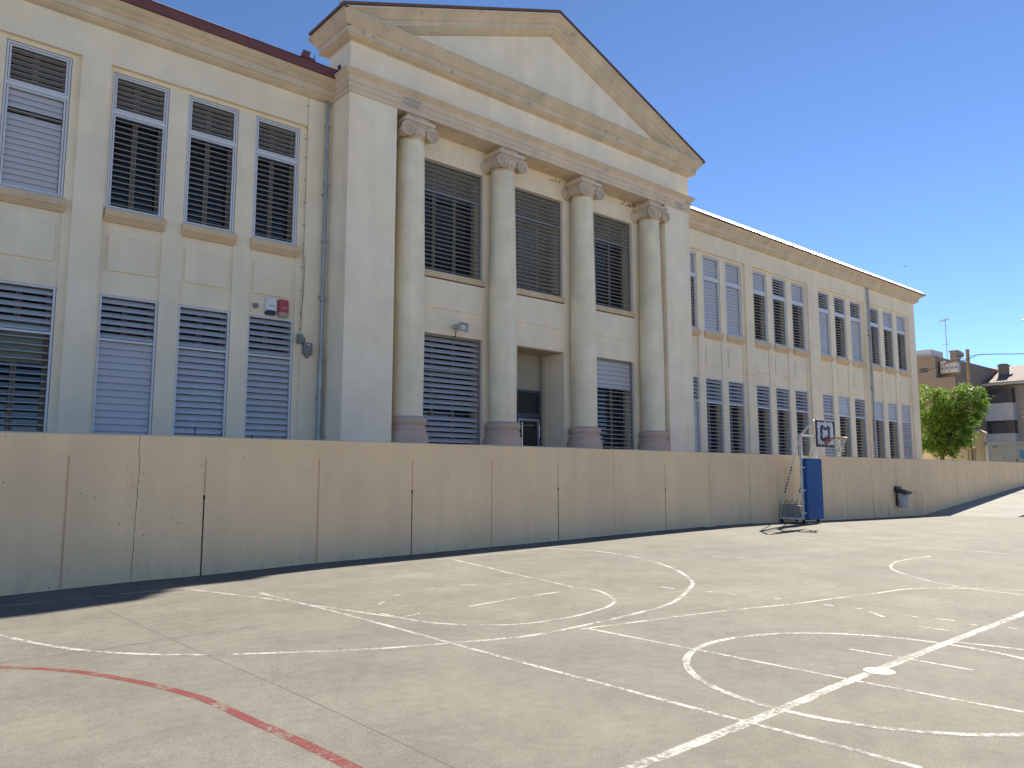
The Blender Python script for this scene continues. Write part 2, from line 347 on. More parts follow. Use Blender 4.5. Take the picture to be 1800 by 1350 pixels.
JL=[(0.012,0,[(2.7,11.31),(2.75,7.57),(2.79,5.95),(2.79,3.72)]),(0.012,0,[(1.26,8.53),(2.2,8.52),(2.92,8.56),(3.56,8.49),(4.7,8.69)]),(0.02,0,[(8.49,7.58),(8.39,5.64)]),(0.03,0,[(19.39,10.54),(20.04,8.22),(21.3,6.16)])]
TAB=[(1.9, -0.051), (2.68, -0.029), (3.64, -0.001), (4.69, 0.004), (6.78, 0.057), (8.85, 0.076), (10.93, 0.105), (12.97, 0.129), (14.94, 0.164), (17.01, 0.191), (19.06, 0.211), (21.11, 0.21), (22.4, 0.174), (25.65, 0.127), (27.71, 0.1), (30.98, 0.059), (34.2, 0.029), (34.79, 0.045), (37.96, 0.293), (41.53, 0.71), (45.59, 1.045)]

def lerp(tab, x):
    if x <= tab[0][0]: return tab[0][1]
    for (a, za), (b, zb) in zip(tab, tab[1:]):
        if x <= b: return za+(zb-za)*(x-a)/(b-a)
    return tab[-1][1]
GT = [(-40, -.05)]+[p for p in TAB if p[0] < 34.5]+[(40, 0.0)]
def zraw(x, y):
    s = max(0, min(1, (y-2)/11)); return lerp(GT, x)*s*s*(3-2*s)
GX0, GY0, GDX, GDY = -30.0, -24.0, .5, .25; GNX, GNY = 158, 150
GH = [[zraw(GX0+i*GDX, GY0+j*GDY) for j in range(GNY+1)] for i in range(GNX+1)]
def zg(x, y):
    fx = min(max((x-GX0)/GDX, 0), GNX-.001); fy = min(max((y-GY0)/GDY, 0), GNY-.001)
    i, j = int(fx), int(fy); fx -= i; fy -= j
    return (GH[i][j]*(1-fx)+GH[i+1][j]*fx)*(1-fy)+(GH[i][j+1]*(1-fx)+GH[i+1][j+1]*fx)*fy
b = MB(); n = GNY+1
b.add([(GX0+i*GDX, GY0+j*GDY, GH[i][j]) for i in range(GNX+1) for j in range(n)],
      [(i*n+j, (i+1)*n+j, (i+1)*n+j+1, i*n+j+1) for i in range(GNX) for j in range(GNY)], True)
tag(b.build('court_ground', M_COURT), kind='structure')
b = MB(); b.add([(-900,-900,-.12),(900,-900,-.12),(900,900,-.12),(-900,900,-.12)], [(0,1,2,3)])
tag(b.build('ground', M_FAR), kind='structure')
b = MB(); b.box(-12, 48.5, 13.55, 60, .6, 1.3); tag(b.build('terrace', M_TERR), kind='structure')
b = MB(); b.box(48.5, 400, -200, 300, .6, 1.295); tag(b.build('street_ground', M_TERR), kind='structure')
b = MB()
N = 24; top = []; 
for i in range(N+1):
    f = i/N; xa = 33.7+(48.5-33.7)*f; xb = 35.1+(48.5-35.1)*f
    top += [(xa, 13.31, .03+1.265*max(0, f)), (xb, 10.35, .012+1.285*f)]
nn = len(top); vs = top+[(x, y, -.3) for x, y, z in top]
fs = [(2*i, 2*i+1, 2*i+3, 2*i+2) for i in range(N)]+[(2*i+1, 2*i+1+nn, 2*i+3+nn, 2*i+3) for i in range(N)]+[(0, nn, nn+1, 1)]
b.add(vs, fs); tag(b.build('ramp', M_RAMP), kind='structure')

def spline(pts, step=.12):
    if len(pts) == 2:
        a, c = pts; L = math.dist(a, c); k = max(1, int(L/step)); return [(a[0]+(c[0]-a[0])*i/k, a[1]+(c[1]-a[1])*i/k) for i in range(k+1)]
    out = []
    P = [(2*pts[0][0]-pts[1][0], 2*pts[0][1]-pts[1][1])]+list(pts)+[(2*pts[-1][0]-pts[-2][0], 2*pts[-1][1]-pts[-2][1])]
    for q in range(1, len(P)-2):
        p0, p1, p2, p3 = P[q-1:q+3]; k = max(2, int(math.dist(p1, p2)/step))
        for i in range(k):
            t = i/k; out.append(tuple(.5*((2*p1[a])+(-p0[a]+p2[a])*t+(2*p0[a]-5*p1[a]+4*p2[a]-p3[a])*t*t+(-p0[a]+3*p1[a]-3*p2[a]+p3[a])*t**3) for a in (0,1)))
    out.append(tuple(pts[-1])); return out
def strip(b, pts, w, lift, jit=0):
    pts = spline(pts); vs = []; rnd = random.Random(int(pts[0][0]*97+pts[0][1]*31))
    for i, p in enumerate(pts):
        a = pts[max(0, i-1)]; c = pts[min(len(pts)-1, i+1)]; dx, dy = c[0]-a[0], c[1]-a[1]; L = math.hypot(dx, dy) or 1
        nx, ny = -dy/L, dx/L
        for s_ in (-1, 0, 1):
            k = s_*w/2*(1+rnd.uniform(-jit, jit)); x, y = p[0]+nx*k, p[1]+ny*k; vs.append((x, y, zg(x, y)+lift))
    m = len(pts); b.add(vs, [(3*i+j, 3*i+j+1, 3*i+j+4, 3*i+j+3) for i in range(m-1) for j in (0, 1)], True)
grp = {}
for i, (w, wear, pts) in enumerate(WL): grp.setdefault(round(wear*5)/5, []).append((i, w, pts))
for i, (wear, items) in enumerate(sorted(grp.items())):
    b = MB()
    for k, w, pts in items: strip(b, pts, w, .0008+.00006*(k % 8), .12)
    if i == 0:
        strip(b, [(6.8+1.6*math.cos(a*math.pi/24), 3.1+1.6*math.sin(a*math.pi/24)) for a in range(49)], .065, .0014, .1)
        c0 = [(6.83+.125*math.cos(a*math.pi/12), 3.12+.125*math.sin(a*math.pi/12)) for a in range(24)]
        bd_ = MB(); bd_.add([(x, y, zg(x, y)+.0020) for x, y in c0], [tuple(range(24))]); tag(bd_.build('white_centre_spot', paint('white_spot_paint', (.55, .54, .51), .05)), kind='structure')
    tag(b.build('white_court_lines', paint('white_line_paint', (.44, .43, .40), wear+.03)), kind='structure')
b = MB(); strip(b, RL[0][2], .085, .0008, .08); tag(b.build('red_court_line', paint('red_line_paint', (.155, .036, .038), .32)), kind='structure')
b = MB()
for w, _, pts in JL: strip(b, pts, w*.6, .0006, .5)
for pts in ([(2.79, 3.7), (2.82, 1.0)], [(-1.5, 8.5), (1.3, 8.5)], [(4.7, 8.66), (8.4, 8.7)]): strip(b, pts, .006, .0006, .4)
rnd = random.Random(5)
for x in (2.05, 2.35, 2.75, 3.1, 3.45): 
    y = 8.45+rnd.uniform(-.02, .03); strip(b, [(x, y+.03), (x+.09, y+.05), (x+.16, y+.03)], .018, .0007, .6)
tag(b.build('slab_joints', plain('joint_dirt', (.075, .068, .06), .9)), kind='structure')

# ---------------------------------------------------------------- retaining wall
WT = [(-30, 2.25), (1.8, 2.268), (4, 2.288), (8, 2.300), (14, 2.307), (28, 2.307), (47, 2.325), (52, 2.325)]
wt = lambda x: lerp(WT, x)
wall_e = tag(empty('retaining_wall', (20, 13.43, 0)), 'long peach stucco retaining wall with vertical joints between the court and the school', 'wall')
joints = [2.65-2.065*k for k in range(1, 9)][::-1]+[2.65, 4.70, 6.78, 8.85, 10.93, 12.97, 14.94, 17.01, 19.06, 21.11, 23.2, 25.25, 27.3, 29.35, 31.45, 33.5, 35.55, 37.6, 39.7, 41.75, 43.8, 45.9, 48]
full = {14.94, 25.25, 35.55, 45.9}; slots = [j for j in joints if j not in full]
ZS = 1.95; b = MB(); edges = [-12]+joints+[51]
for a, c in zip(edges, edges[1:]):
    ga = .006 if (a in full) else .015; gc = .006 if (c in full) else .015
    if a == -12: ga = 0
    if c == 51: gc = 0
    b.box(a+ga, c-gc, 13.30, 13.33, -.4, ZS)
top_edges = sorted([-12, 51, 3.64]+list(full))
for a, c in zip(top_edges, top_edges[1:]):
    xs = [a+.005]+[x for x, _ in WT if a+.1 < x < c-.1]+[c-.005]
    for u, v in zip(xs, xs[1:]): b.prism_y([(u, ZS), (v, ZS), (v, wt(v)), (u, wt(u))], 13.30, 13.33)
for u, v in zip([-12, 1.8, 4, 8, 14, 28, 47], [1.8, 4, 8, 14, 28, 47, 51]):
    b.prism_y([(u, -.4), (v, -.4), (v, wt(v)), (u, wt(u))], 13.331, 13.55)
b.build('wall_panel', M_PARA, wall_e)
b = MB(); bd = MB(); br = MB()
for j in slots:
    dark = round((j-4.70)/4.14, 1) % 1 < .12 and 4 < j < 24
    zd = {0: 1.33}.get(0, 1.3)+((j*7.3) % 1-.5)*.12
    if dark:
        b.box(j-.014, j+.014, 13.308, 13.33, zd, ZS); br.box(j-.014, j+.003, 13.318, 13.33, -.3, zd); bd.box(j+.003, j+.014, 13.322, 13.33, -.3, zd)
        bd.box(j-.02, j+.017, 13.2975, 13.3, zd-.05, zd+.015)
    else: b.box(j-.014, j+.014, 13.308, 13.33, -.3, ZS)
b.build('joint_filler', M_JOINT, wall_e); bd.build('open_joint', M_DARK, wall_e); br.build('exposed_board', M_WOODP, wall_e)  # open_joint: shadow inside the gap is put into its dark colour
b = MB()
rnd = random.Random(3); x = -12.0
while x < 51:   # rough mortar capping
    w = rnd.uniform(.5, 1.3); e = min(51, x+w); z0, z1 = wt(x), wt(e); h = rnd.uniform(.008, .022)
    b.add([(x,13.302,z0-.003),(e,13.302,z1-.003),(e,13.548,z1-.003),(x,13.548,z0-.003),(x,13.306,z0+h),(e,13.304,z1+h),(e,13.546,z1+h),(x,13.546,z0+h)],
          [(0,3,2,1),(4,5,6,7),(0,1,5,4),(1,2,6,5),(2,3,7,6),(3,0,4,7)]); x = e
b.build('mortar_capping', M_COPE, wall_e)
b = MB(); rnd = random.Random(21); xx = 3.66; zz = ZS+.02
while zz > -.1:
    nx_ = 3.66-.04*(1-zz/2)+rnd.uniform(-.005, .005); h = rnd.uniform(.06, .16); w = rnd.uniform(.0015, .0045)
    b.add([(xx-w, 13.2985, zz), (xx+w, 13.2985, zz), (nx_+w, 13.2985, zz-h), (nx_-w, 13.2985, zz-h)], [(0, 1, 2, 3)]); xx = nx_; zz -= h
b.build('crack', M_DARK, wall_e)
b = MB(); rnd = random.Random(11)   # scratches and rubbed streaks
for u, z0, z1 in ((30.6, .1, .55), (29.4, .05, 1.0), (33.0, .25, 1.12), (33.25, .1, 1.08), (33.75, .12, .95), (29.9, .3, .75), (34.3, .1, .3)):
    k = 7
    for i in range(k):
        za = z0+(z1-z0)*i/k; zb = z0+(z1-z0)*(i+1)/k; w = rnd.uniform(.008, .03); xx = u+rnd.uniform(-.015, .015); b.box(xx-w/2, xx+w/2, 13.2975, 13.30, za, zb*.995)
b.build('scuff_marks', plain('scuffs', (.17, .13, .10), .9), wall_e)

# ---------------------------------------------------------------- school building
bld = tag(empty('school_building', (16.37, 18, 1.3)), 'long two-storey cream school with a columned pediment front and louvered windows', 'building')
ZB = 1.3; WY = 18.0
LG = [([(-1.28,-.08),(.35,1.55),(1.98,3.18)]), ([(3.99,5.19),(5.62,6.82),(7.245,8.425)])]
RG = [[(24.30,25.46),(25.88,27.05),(27.44,28.62)], [(29.46,30.65),(31.10,32.29),(32.74,33.93)], [(35.14,36.34),(36.82,38.02),(38.50,39.70)], [(40.60,41.80),(42.28,43.48),(43.97,45.17)]]
def wing(x0, x1, groups, name):
    b = MB(); cur = x0; pns = []
    for g in groups:
        a = g[0][0]-.07; c = g[-1][1]+.16
        b.box(cur, a, WY, WY+.55, ZB, 11.6); cur = c
        b.box(a, c, WY, WY+.55, 10.66, 11.6)
        Y1 = WY+.10; xs = [a]+[v for w in g for v in w]+[c]
        for k in range(0, len(xs), 2): b.box(xs[k], xs[k+1], Y1, WY+.55, ZB, 10.66)
        for w0, w1 in g:
            b.box(w0, w1, Y1, WY+.55, 10.565, 10.66); b.box(w0, w1, Y1+.045, WY+.55, 5.54, 7.40); b.box(w0, w1, Y1, WY+.55, ZB, 2.25)
            pns.append((w0+.10, w1-.10, Y1+.008, Y1+.05, 6.07, 6.85, .006))
    b.box(cur, x1, WY, WY+.55, ZB, 11.6); w = b.build('wall', M_WING, bld)
    
    for q in pns: MB().bbox(*q).build('spandrel_panel', M_WING, bld)
    return w
wing(-12, 9.22, LG, 'l')
wing(23.52, 46.15, RG, 'r')
b = MB(); b.box(45.6, 46.15, 18.55, 34, ZB, 11.6); b.box(-12, 46.15, 34, 34.5, ZB, 11.6); b.box(-12, -11.5, 18.55, 34, ZB, 11.6)
b.box(-11.5, 45.6, 18.56, 34, 5.95, 6.2); b.box(-11.5, 45.6, 18.56, 34, 11.0, 11.2); b.build('shell', M_WING, bld)

STATE = {'o': 13, 'h': 44, 'm': 60, 'c': 77, 'd': -6, 'e': -12}
def louvers(x0, x1, z0, z1, y, state, pitch, mat, parent, gap=None):
    n = max(2, round((z1-z0)/pitch)); p = (z1-z0)/n; b = MB(); rnd = random.Random(int(x0*91+z0*17))
    for i in range(n):
        th = R(STATE[state]+rnd.uniform(-1.6, 1.6))
        if gap and gap[0] <= i < gap[1]: th = R(4)
        w = p*.54; zc = z0+p*(i+.5)
        d = Vector((0, -math.cos(th), -math.sin(th)))*w; nrm = Vector((0, math.sin(th), -math.cos(th)))*.005
        a, c = x0+.004, x1-.004; s_ = rnd.uniform(-.002, .002)
        pts = []
        for t in (-1, -.5, 0, .5, 1):  # slightly cambered blade
            pts.append(d*t+nrm*(-1.4*(1-t*t)))
        vs = []
        for k in (1, -1):
            for q in pts:
                for xx, dz in ((a, s_), (c, -s_)): vs.append((xx, y+q.y+nrm.y*k, zc+q.z+nrm.z*k+dz))
        m = 10; fs = [(2*t, 2*t+1, 2*t+3, 2*t+2) for t in range(4)]+[(m+2*t, m+2*t+2, m+2*t+3, m+2*t+1) for t in range(4)]
        fs += [(0, m, m+1, 1), (8, 9, m+9, m+8)]+[(2*t, 2*t+2, m+2*t+2, m+2*t) for t in range(4)]+[(2*t+1, m+2*t+1, m+2*t+3, 2*t+3) for t in range(4)]
        b.add(vs, fs)
    return b.build('louver_panel', mat, parent)
def ring(b, x0, x1, z0, z1, w, y0, y1):
    b.box(x0, x0+w, y0, y1, z0, z1); b.box(x1-w, x1, y0, y1, z0, z1); b.box(x0+w, x1-w, y0, y1, z0, z0+w); b.box(x0+w, x1-w, y0, y1, z1-w, z1)
def window(x0, x1, z0, z1, zt, y, su, sl, fm, smu, sml, pitch, yin, wide=False, sill=True, blind=False, gap=None, single=False, tr=.045):
    b = MB(); g = .012; x0 += g; x1 -= g; z1 -= g; z0 += g
    ring(b, x0, x1, z0, z1, .04, y, y+.08)
    b.box(x0+.04, x1-.04, y+.002, y+.078, zt-tr/2, zt+tr/2)
    if not single:
        ring(b, x0+.052, x1-.052, z0+.052, zt-tr/2-.010, .034, y+.012, y+.06); ring(b, x0+.052, x1-.052, zt+tr/2+.010, z1-.052, .034, y+.012, y+.06); ins = .088
    else: ins = .042
    w = b.build('window', fm, bld)
    yl = y+.085
    louvers(x0+ins, x1-ins, zt+tr/2+(ins-.04), z1-ins, yl, su, pitch, smu, w)
    louvers(x0+ins, x1-ins, z0+ins, zt-tr/2-(ins-.04), yl, sl, pitch, sml, w, gap)
    # the glazed window behind the louvers
    b = MB(); xa, xb = x0+.02, x1-.02; yi = yin
    ring(b, xa, xb, z0, z1, .09, yi, yi+.07)
    cs = [(xa+xb)/2-.02*(xb-xa)] if not wide else [xa+(xb-xa)*.36, xa+(xb-xa)*.68]
    for c in cs: b.box(c-.055, c-.004, yi-.012, yi+.06, z0+.09, z1-.09); b.box(c+.004, c+.055, yi-.012, yi+.06, z0+.09, z1-.09)
    b.box(xa+.09, xb-.09, yi-.005, yi+.05, z1-.75, z1-.68)
    b.build('inner_window', M_INNER, w)
    b = MB(); b.box(xa+.05, xb-.05, yi+.03, yi+.04, z0+.05, z1-.05); b.build('glass_pane', M_GLASS, w)
    if blind: b = MB(); b.box(xa+.1, xb-.1, yi-.05, yi-.04, zt-.62, zt+.2); b.build('roller_blind', M_BLIND, w)
    if sill:
        b = MB(); ys = y-.13; a, c = x0-.035, x1+.05
        prof = [(ys, 7.405), (ys-.0, 7.255), (ys+.03, 7.245), (ys+.03, 7.215), (ys+.055, 7.205), (ys+.055, 7.175), (ys+.08, 7.165), (ys+.08, 7.14), (y+.03, 7.14), (y+.03, 7.42), (ys+.02, 7.42)]
        m = len(prof); b.add([(a, p, z) for p, z in prof]+[(c, p, z) for p, z in prof], [tuple(range(m)), tuple(range(m, 2*m))[::-1]]+[(i, (i+1) % m, (i+1) % m+m, i+m) for i in range(m)])
        b.build('sill', M_SILL, w)
    return w
YF = WY+.125; YI = WY+.40
UP = {0: ('d','o'), 1: ('d','o'), 2: ('d','c'), 3: ('d','o'), 4: ('d','o'), 5: ('d','o')}
LW = {0: ('h','o'), 1: ('h','c'), 2: ('h','o'), 3: ('h','c'), 4: ('h','m'), 5: ('h','m')}
RU = ['co','cc','cc','co','ho','co','hc','ho','hc','ho','co','co']
RL_ = ['hc','ho','ho','ho','ho','ho','mm','co','ho','co','co','cm']
k = 0
for g in LG:
    for a, c in g:
        if c > 0.5:
            window(a, c, 7.42, 10.565, 9.66, YF, *UP[k], M_FRAME, M_SLAT2, M_SLATL if UP[k][1] == 'c' else M_SLAT2, .125, YI, tr=.09, gap=(12, 13) if k == 2 else None)
            window(a, c, 2.25, 5.54, 4.555, YF, *LW[k], M_FRAME, M_SLAT, M_SLATL if LW[k][1] == 'c' else M_SLAT, .15, YI, sill=False, single=True, blind=(k == 2))
        k += 1
k = 0
for g in RG:
    for a, c in g:
        window(a, c, 7.42, 10.565, 9.62, YF, RU[k][0], RU[k][1], M_FRAME, M_SLATL, M_SLATL if RU[k][1] == 'c' else M_SLAT, .135, YI, tr=.09)
        window(a, c, 2.25, 5.54, 4.555, YF, RL_[k][0], RL_[k][1], M_FRAME, M_SLAT, M_SLATL if RL_[k][1] in 'cm' else M_SLAT, .15, YI, sill=False, single=True)
        k += 1

# centre pavilion
PX0, PX1, PC = 9.22, 23.52, 16.37
for a, c in ((PX0, 10.65), (22.09, PX1)): MB().box(a, c, 17.0, 18.6, ZB, 11.44).build('corner_pier', M_WALL, bld)
YR = 17.70; b = MB(); wins = [(11.81, 14.19), (15.18, 17.56), (18.68, 21.06)]
b.box(10.65, 11.81, YR, 18.6, ZB, 11.44); b.box(14.19, 15.18, YR, 18.6, ZB, 11.44); b.box(17.56, 18.68, YR, 18.6, ZB, 11.44); b.box(21.06, 22.09, YR, 18.6, ZB, 11.44)
for i, (a, c) in enumerate(wins):
    b.box(a, c, YR, 18.6, 10.69, 11.44); b.box(a, c, YR, 18.6, 5.63, 7.43)
    if i != 1: b.box(a, c, YR, 18.6, ZB, 2.2)
b.build('portico_wall', M_WALL, bld)
for a, c in wins: MB().bbox(a+.02, c-.03, YR-.035, YR+.02, 6.36, 6.89, .006).build('portico_panel', M_WALL, bld)
for i, (a, c) in enumerate(wins):
    st = [('e','o'), ('e','e'), ('e','o')][i]
    window(a, c, 7.43, 10.69, 9.80, YR+.10, *st, M_FRAME2, M_SLAT2, M_SLAT2, .125, YR+.44, wide=True, single=True, tr=.05)
    b = MB()
window(11.81, 14.19, 2.2, 5.63, 4.60, YR+.10, 'h', 'h', M_FRAME2, M_SLAT, M_SLAT, .16, YR+.44, wide=True, single=True, sill=False, gap=(7, 8), tr=.04)
window(18.68, 21.06, 2.2, 5.63, 4.62, YR+.10, 'c', 'o', M_FRAME2, M_SLATL, M_SLAT, .15, YR+.44, wide=True, single=True, sill=False, tr=.03)
# porch with the entrance doors
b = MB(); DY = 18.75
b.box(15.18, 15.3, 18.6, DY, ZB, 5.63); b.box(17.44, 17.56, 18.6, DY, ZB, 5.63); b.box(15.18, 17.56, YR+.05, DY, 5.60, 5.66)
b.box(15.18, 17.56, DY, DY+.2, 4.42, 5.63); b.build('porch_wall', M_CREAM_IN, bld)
b = MB(); ring(b, 15.3, 17.44, ZB+.02, 4.42, .08, DY-.06, DY+.04); b.box(15.38, 17.36, DY-.055, DY+.03, 3.50, 3.66); b.box(16.33, 16.41, DY-.055, DY+.03, ZB+.1, 3.5)
ed = b.build('entrance_door', M_DOORF, bld)
for a, c in ((15.40, 16.32), (16.42, 17.34)):
    b = MB(); ring(b, a, c, ZB+.1, 3.48, .07, DY-.10, DY-.05); dl = b.build('door_leaf', M_DOORA, ed)
b = MB(); b.box(15.38, 17.36, DY-.02, DY-.01, ZB+.1, 4.34); b.build('door_glass', M_GLASS, ed)
b = MB(); b.tube([(16.50, DY-.20, 1.9), (16.50, DY-.20, 3.35)], .02); b.tube([(16.50, DY-.20, 3.25), (17.1, DY-.14, 3.28)], .014); b.tube([(17.28, DY-.17, 2.9), (17.28, DY-.17, 3.3)], .014)
for z in (2.0, 3.3): b.tube([(16.50, DY-.2, z), (16.50, DY-.09, z)], .012)
b.build('door_handle', M_CHROME, ed)
# columns
CY = 17.33
def column(cx):
    b = MB()
    prof = [(.41+.012*math.sin(math.pi*min(1, max(0, (z-3.2)/5)))-.055*max(0, (z-5.5)/5.3)**1.6, z) for z in [3.1+.35*i for i in range(23)]]
    b.lathe(prof, (cx, CY, 0), 48); col_ = b.build('column', M_COL, bld)
    b = MB(); pr = [(.57, ZB), (.57, 2.55), (.565, 2.66), (.545, 2.74), (.515, 2.79), (.50, 2.82), (.515, 2.84), (.525, 2.865), (.515, 2.89), (.49, 2.905), (.475, 2.93), (.475, 2.955), (.50, 2.97)]
    for i in range(9): a = -math.pi/2+math.pi*i/8; pr.append((.485+.045*math.cos(a), 3.07+.085*math.sin(a)))
    pr += [(.46, 3.165), (.44, 3.18), (.43, 3.20), (.40, 3.205)]
    b.lathe(pr, (cx, CY, 0), 48); b.build('column_base', M_BASE, col_)
    b = MB(); F = CY-.465
    b.lathe([(.355, 10.74), (.385, 10.77), (.385, 10.80), (.36, 10.815), (.375, 10.84), (.44, 10.92), (.455, 10.98), (.43, 11.04), (.40, 11.08)], (cx, CY, 0), 40)
    for i in range(20):   # egg mouldings
        a = 2*math.pi*i/20; d = Vector((math.cos(a), math.sin(a), 0)); e = Vector((-d.y, d.x, 0))
        P_ = [Vector((cx, CY, 10.93))+d*.43+Vector((0, 0, dz))+d*dx for dz, dx in ((-.085, -.05), (-.05, -.005), (0, .015), (.06, .0), (.1, -.02))]
        b.tube(P_, [.012, .034, .043, .036, .02], 7)
    b.box(cx-.40, cx+.40, F+.03, CY+.37, 11.02, 11.14)
    for s_ in (-1, 1):
        vx, vz = cx+s_*.40, 10.945
        prof = [(.0, F+.02), (.165, F+.02), (.17, F-.012), (.198, F-.012), (.20, F+.0), (.20, F+.06), (.155, F+.08), (.13, F+.14), (.11, F+.30), (.105, F+.44), (.11, F+.55), (.13, F+.66), (.155, F+.74), (.19, F+.77), (.19, F+.81)]
        b.lathe([(max(r_, .002), h) for r_, h in prof], (vx, 0, vz), 28, 'y')
        for ry in (.20, .25, .60, .65): b.lathe([(.125, F+ry), (.143, F+ry+.012), (.143, F+ry+.028), (.125, F+ry+.04)], (vx, 0, vz), 20, 'y')
        pts = []; rr = []
        for i in range(46):
            t = i/45; a = math.pi/2+s_*(-1)*0+(-s_)*(-1)*t*2.6*2*math.pi*(1); r_ = .160*(1-t)+.03*t
            pts.append((vx+r_*math.cos(a)*1.0, F+.008, vz+r_*math.sin(a))); rr.append(.022*(1-t)+.012*t)
        b.tube(pts, rr, 6); b.lathe([(.002, F-.02), (.028, F-.015), (.038, F+.02)], (vx, 0, vz), 12, 'y')
    b.tube([(cx-.40, F+.005, 11.115), (cx, F+.005, 11.08), (cx+.40, F+.005, 11.115)], .018, 6)
    b.sweep([(-.1, 11.13), (-.03, 11.135), (.0, 11.16), (.035, 11.185), (.06, 11.19), (.06, 11.285), (-.1, 11.295)],
            [(cx-.42, CY+.38), (cx-.42, CY-.40), (cx+.42, CY-.40), (cx+.42, CY+.38)][::1])
    b.box(cx-.34, cx+.34, CY-.30, CY+.36, 11.29, 11.442)
    b.build('capital', M_CAP, col_)
for cx in (11.34, 14.65, 18.10, 21.58): column(cx)
# entablature and pediment
PYB = 18.15; path = [(PX0+3, PYB), (PX0, PYB), (PX0, 17.0), (PX1, 17.0), (PX1, PYB), (PX1-3, PYB)]; path0 = [(PX0, 18.0), (PX0, 17.0), (PX1, 17.0), (PX1, 18.0)]
b = MB(); b.sweep([(-.5, 11.44), (.03, 11.44), (.03, 11.57), (.055, 11.575), (.055, 11.71), (.08, 11.715), (.08, 11.87), (.10, 11.885), (.13, 11.91), (.18, 11.96), (.20, 11.97), (.20, 12.02), (0.0, 12.055), (-.5, 12.055)], path0)
b.box(10.6, 22.1, 16.975, 17.75, 11.445, 11.6); b.build('architrave', M_ARCH, bld)
b = MB(); b.box(PX0, PX1, 17.0, PYB, 12.0, 12.9); b.prism_y([(9.3, 12.9), (23.44, 12.9), (23.44, 13.55), (PC, 16.05), (9.3, 13.55)], 17.02, PYB-.02); b.build('frieze', M_WALL, bld)
b = MB(); b.sweep([(-.5, 12.82), (.0, 12.82), (.03, 12.85), (.10, 12.865), (.17, 12.90), (.20, 12.93), (.22, 12.93), (.22, 13.10), (.25, 13.11), (.25, 13.13), (.28, 13.15), (.30, 13.19), (.36, 13.26), (.41, 13.33), (.43, 13.36), (.44, 13.36), (.44, 13.42), (.0, 13.52), (-.5, 13.52)], path)
b.build('cornice', M_TRIM, bld)
SL = .384; ZA = 16.33
prof = [(-.3, -.02), (.44, 0), (.44, -.06), (.42, -.07), (.37, -.12), (.30, -.20), (.26, -.25), (.25, -.27), (.22, -.28), (.22, -.44), (.19, -.455), (.15, -.50), (.06, -.57), (.0, -.60), (-.3, -.60)]
b = MB(); m = len(prof); vs = []
for s_ in (-1, 0, 1):
    for o_, dz in prof:
        xx = PC+s_*(7.15+max(o_, 0)); vs.append((xx, 17.0-o_, ZA-SL*abs(xx-PC)+dz))
b.add(vs, [(q*m+i, q*m+i+1, (q+1)*m+i+1, (q+1)*m+i) for q in (0, 1) for i in range(m-1)]+[tuple(range(m)), tuple(range(2*m, 3*m))])
b.build('raking_cornice', M_TRIM, bld)
b = MB()
for s_ in (-1, 1):
    xe = PC+s_*7.64; ze = ZA-SL*7.64
    for y0, y1 in ((16.535, PYB+.3),):
        v = [(PC, y0, ZA+.02), (xe, y0, ze+.02), (xe, y1, ze+.02), (PC, y1, ZA+.02)]
        b.add(v+[(x, y, z+.075) for x, y, z in v], [(0,1,2,3), (4,5,6,7), (0,1,5,4), (1,2,6,5), (2,3,7,6), (3,0,4,7)])
b.build('pediment_roof', M_ROOF, bld)
M_PATCH = stucco('grey_mortar_patch', (.44, .41, .36), .1, .5)
def blob(b, cx, cz, w, h, y, seed):
    rn = random.Random(seed); p = [(cx+w*.5*math.copysign(abs(math.cos(a))**.6, math.cos(a))*rn.uniform(.8, 1.1), cz+h*.5*math.copysign(abs(math.sin(a))**.6, math.sin(a))*rn.uniform(.8, 1.1)) for a in [2*math.pi*i/18 for i in range(18)]]
    b.prism_y(p, y-.0025, y+.01)
for i, (cx, cz, w, h, yo) in enumerate(((11.05, 11.645, .62, .10, .055), (11.10, 11.775, .66, .09, .08), (22.95, 11.51, .5, .10, .03), (22.9, 11.64, .55, .11, .055), (23.35, 11.8, .25, .12, .08),
        (9.75, 13.02, .12, .09, .22), (9.45, 13.03, .10, .11, .22), (10.6, 13.01, .10, .08, .22), (12.3, 12.99, .12, .12, .22), (11.95, 13.03, .08, .07, .22), (19.3, 13.02, .16, .1, .22), (15.2, 13.0, .12, .09, .22))):
    b = MB(); blob(b, cx, cz, w, h, 17-yo, i); b.build('mortar_patch', M_PATCH, bld)
# wing cornices, gutters, roofs
wp = [(-.5, 11.42), (.0, 11.43), (.03, 11.44), (.08, 11.455), (.15, 11.50), (.19, 11.545), (.22, 11.55), (.22, 11.715), (.25, 11.725), (.25, 11.745), (.28, 11.76), (.30, 11.79), (.38, 11.84), (.45, 11.91), (.47, 11.93), (.47, 11.955), (-.5, 11.97)]
for nm, pth, hi in (('l', [(-12, WY), (PX0, WY)], 1), ('r', [(PX1, WY), (46.15, WY), (46.15, 34)], 0)):
    b = MB(); b.sweep(wp, pth); b.build('wing_cornice', M_TRIM, bld)
    b = MB()
    if hi: b.sweep([(.3, 11.94), (.49, 11.925), (.52, 11.93), (.545, 12.12), (.56, 12.125), (.56, 12.15), (.52, 12.15), (.3, 12.1)], pth)
    else: b.sweep([(.3, 11.93), (.50, 11.92), (.52, 11.925), (.52, 11.985), (.3, 11.98)], pth)
    b.build('gutter', M_RED, bld)
    b = MB(); z0 = 12.15 if hi else 11.99
    b.sweep([(.49, z0-.03), (.5, z0+.0), (.30, z0+(.16 if hi else .20)), (.1, z0+.10)], pth); b.build('eaves_flashing', M_FLASH, bld)
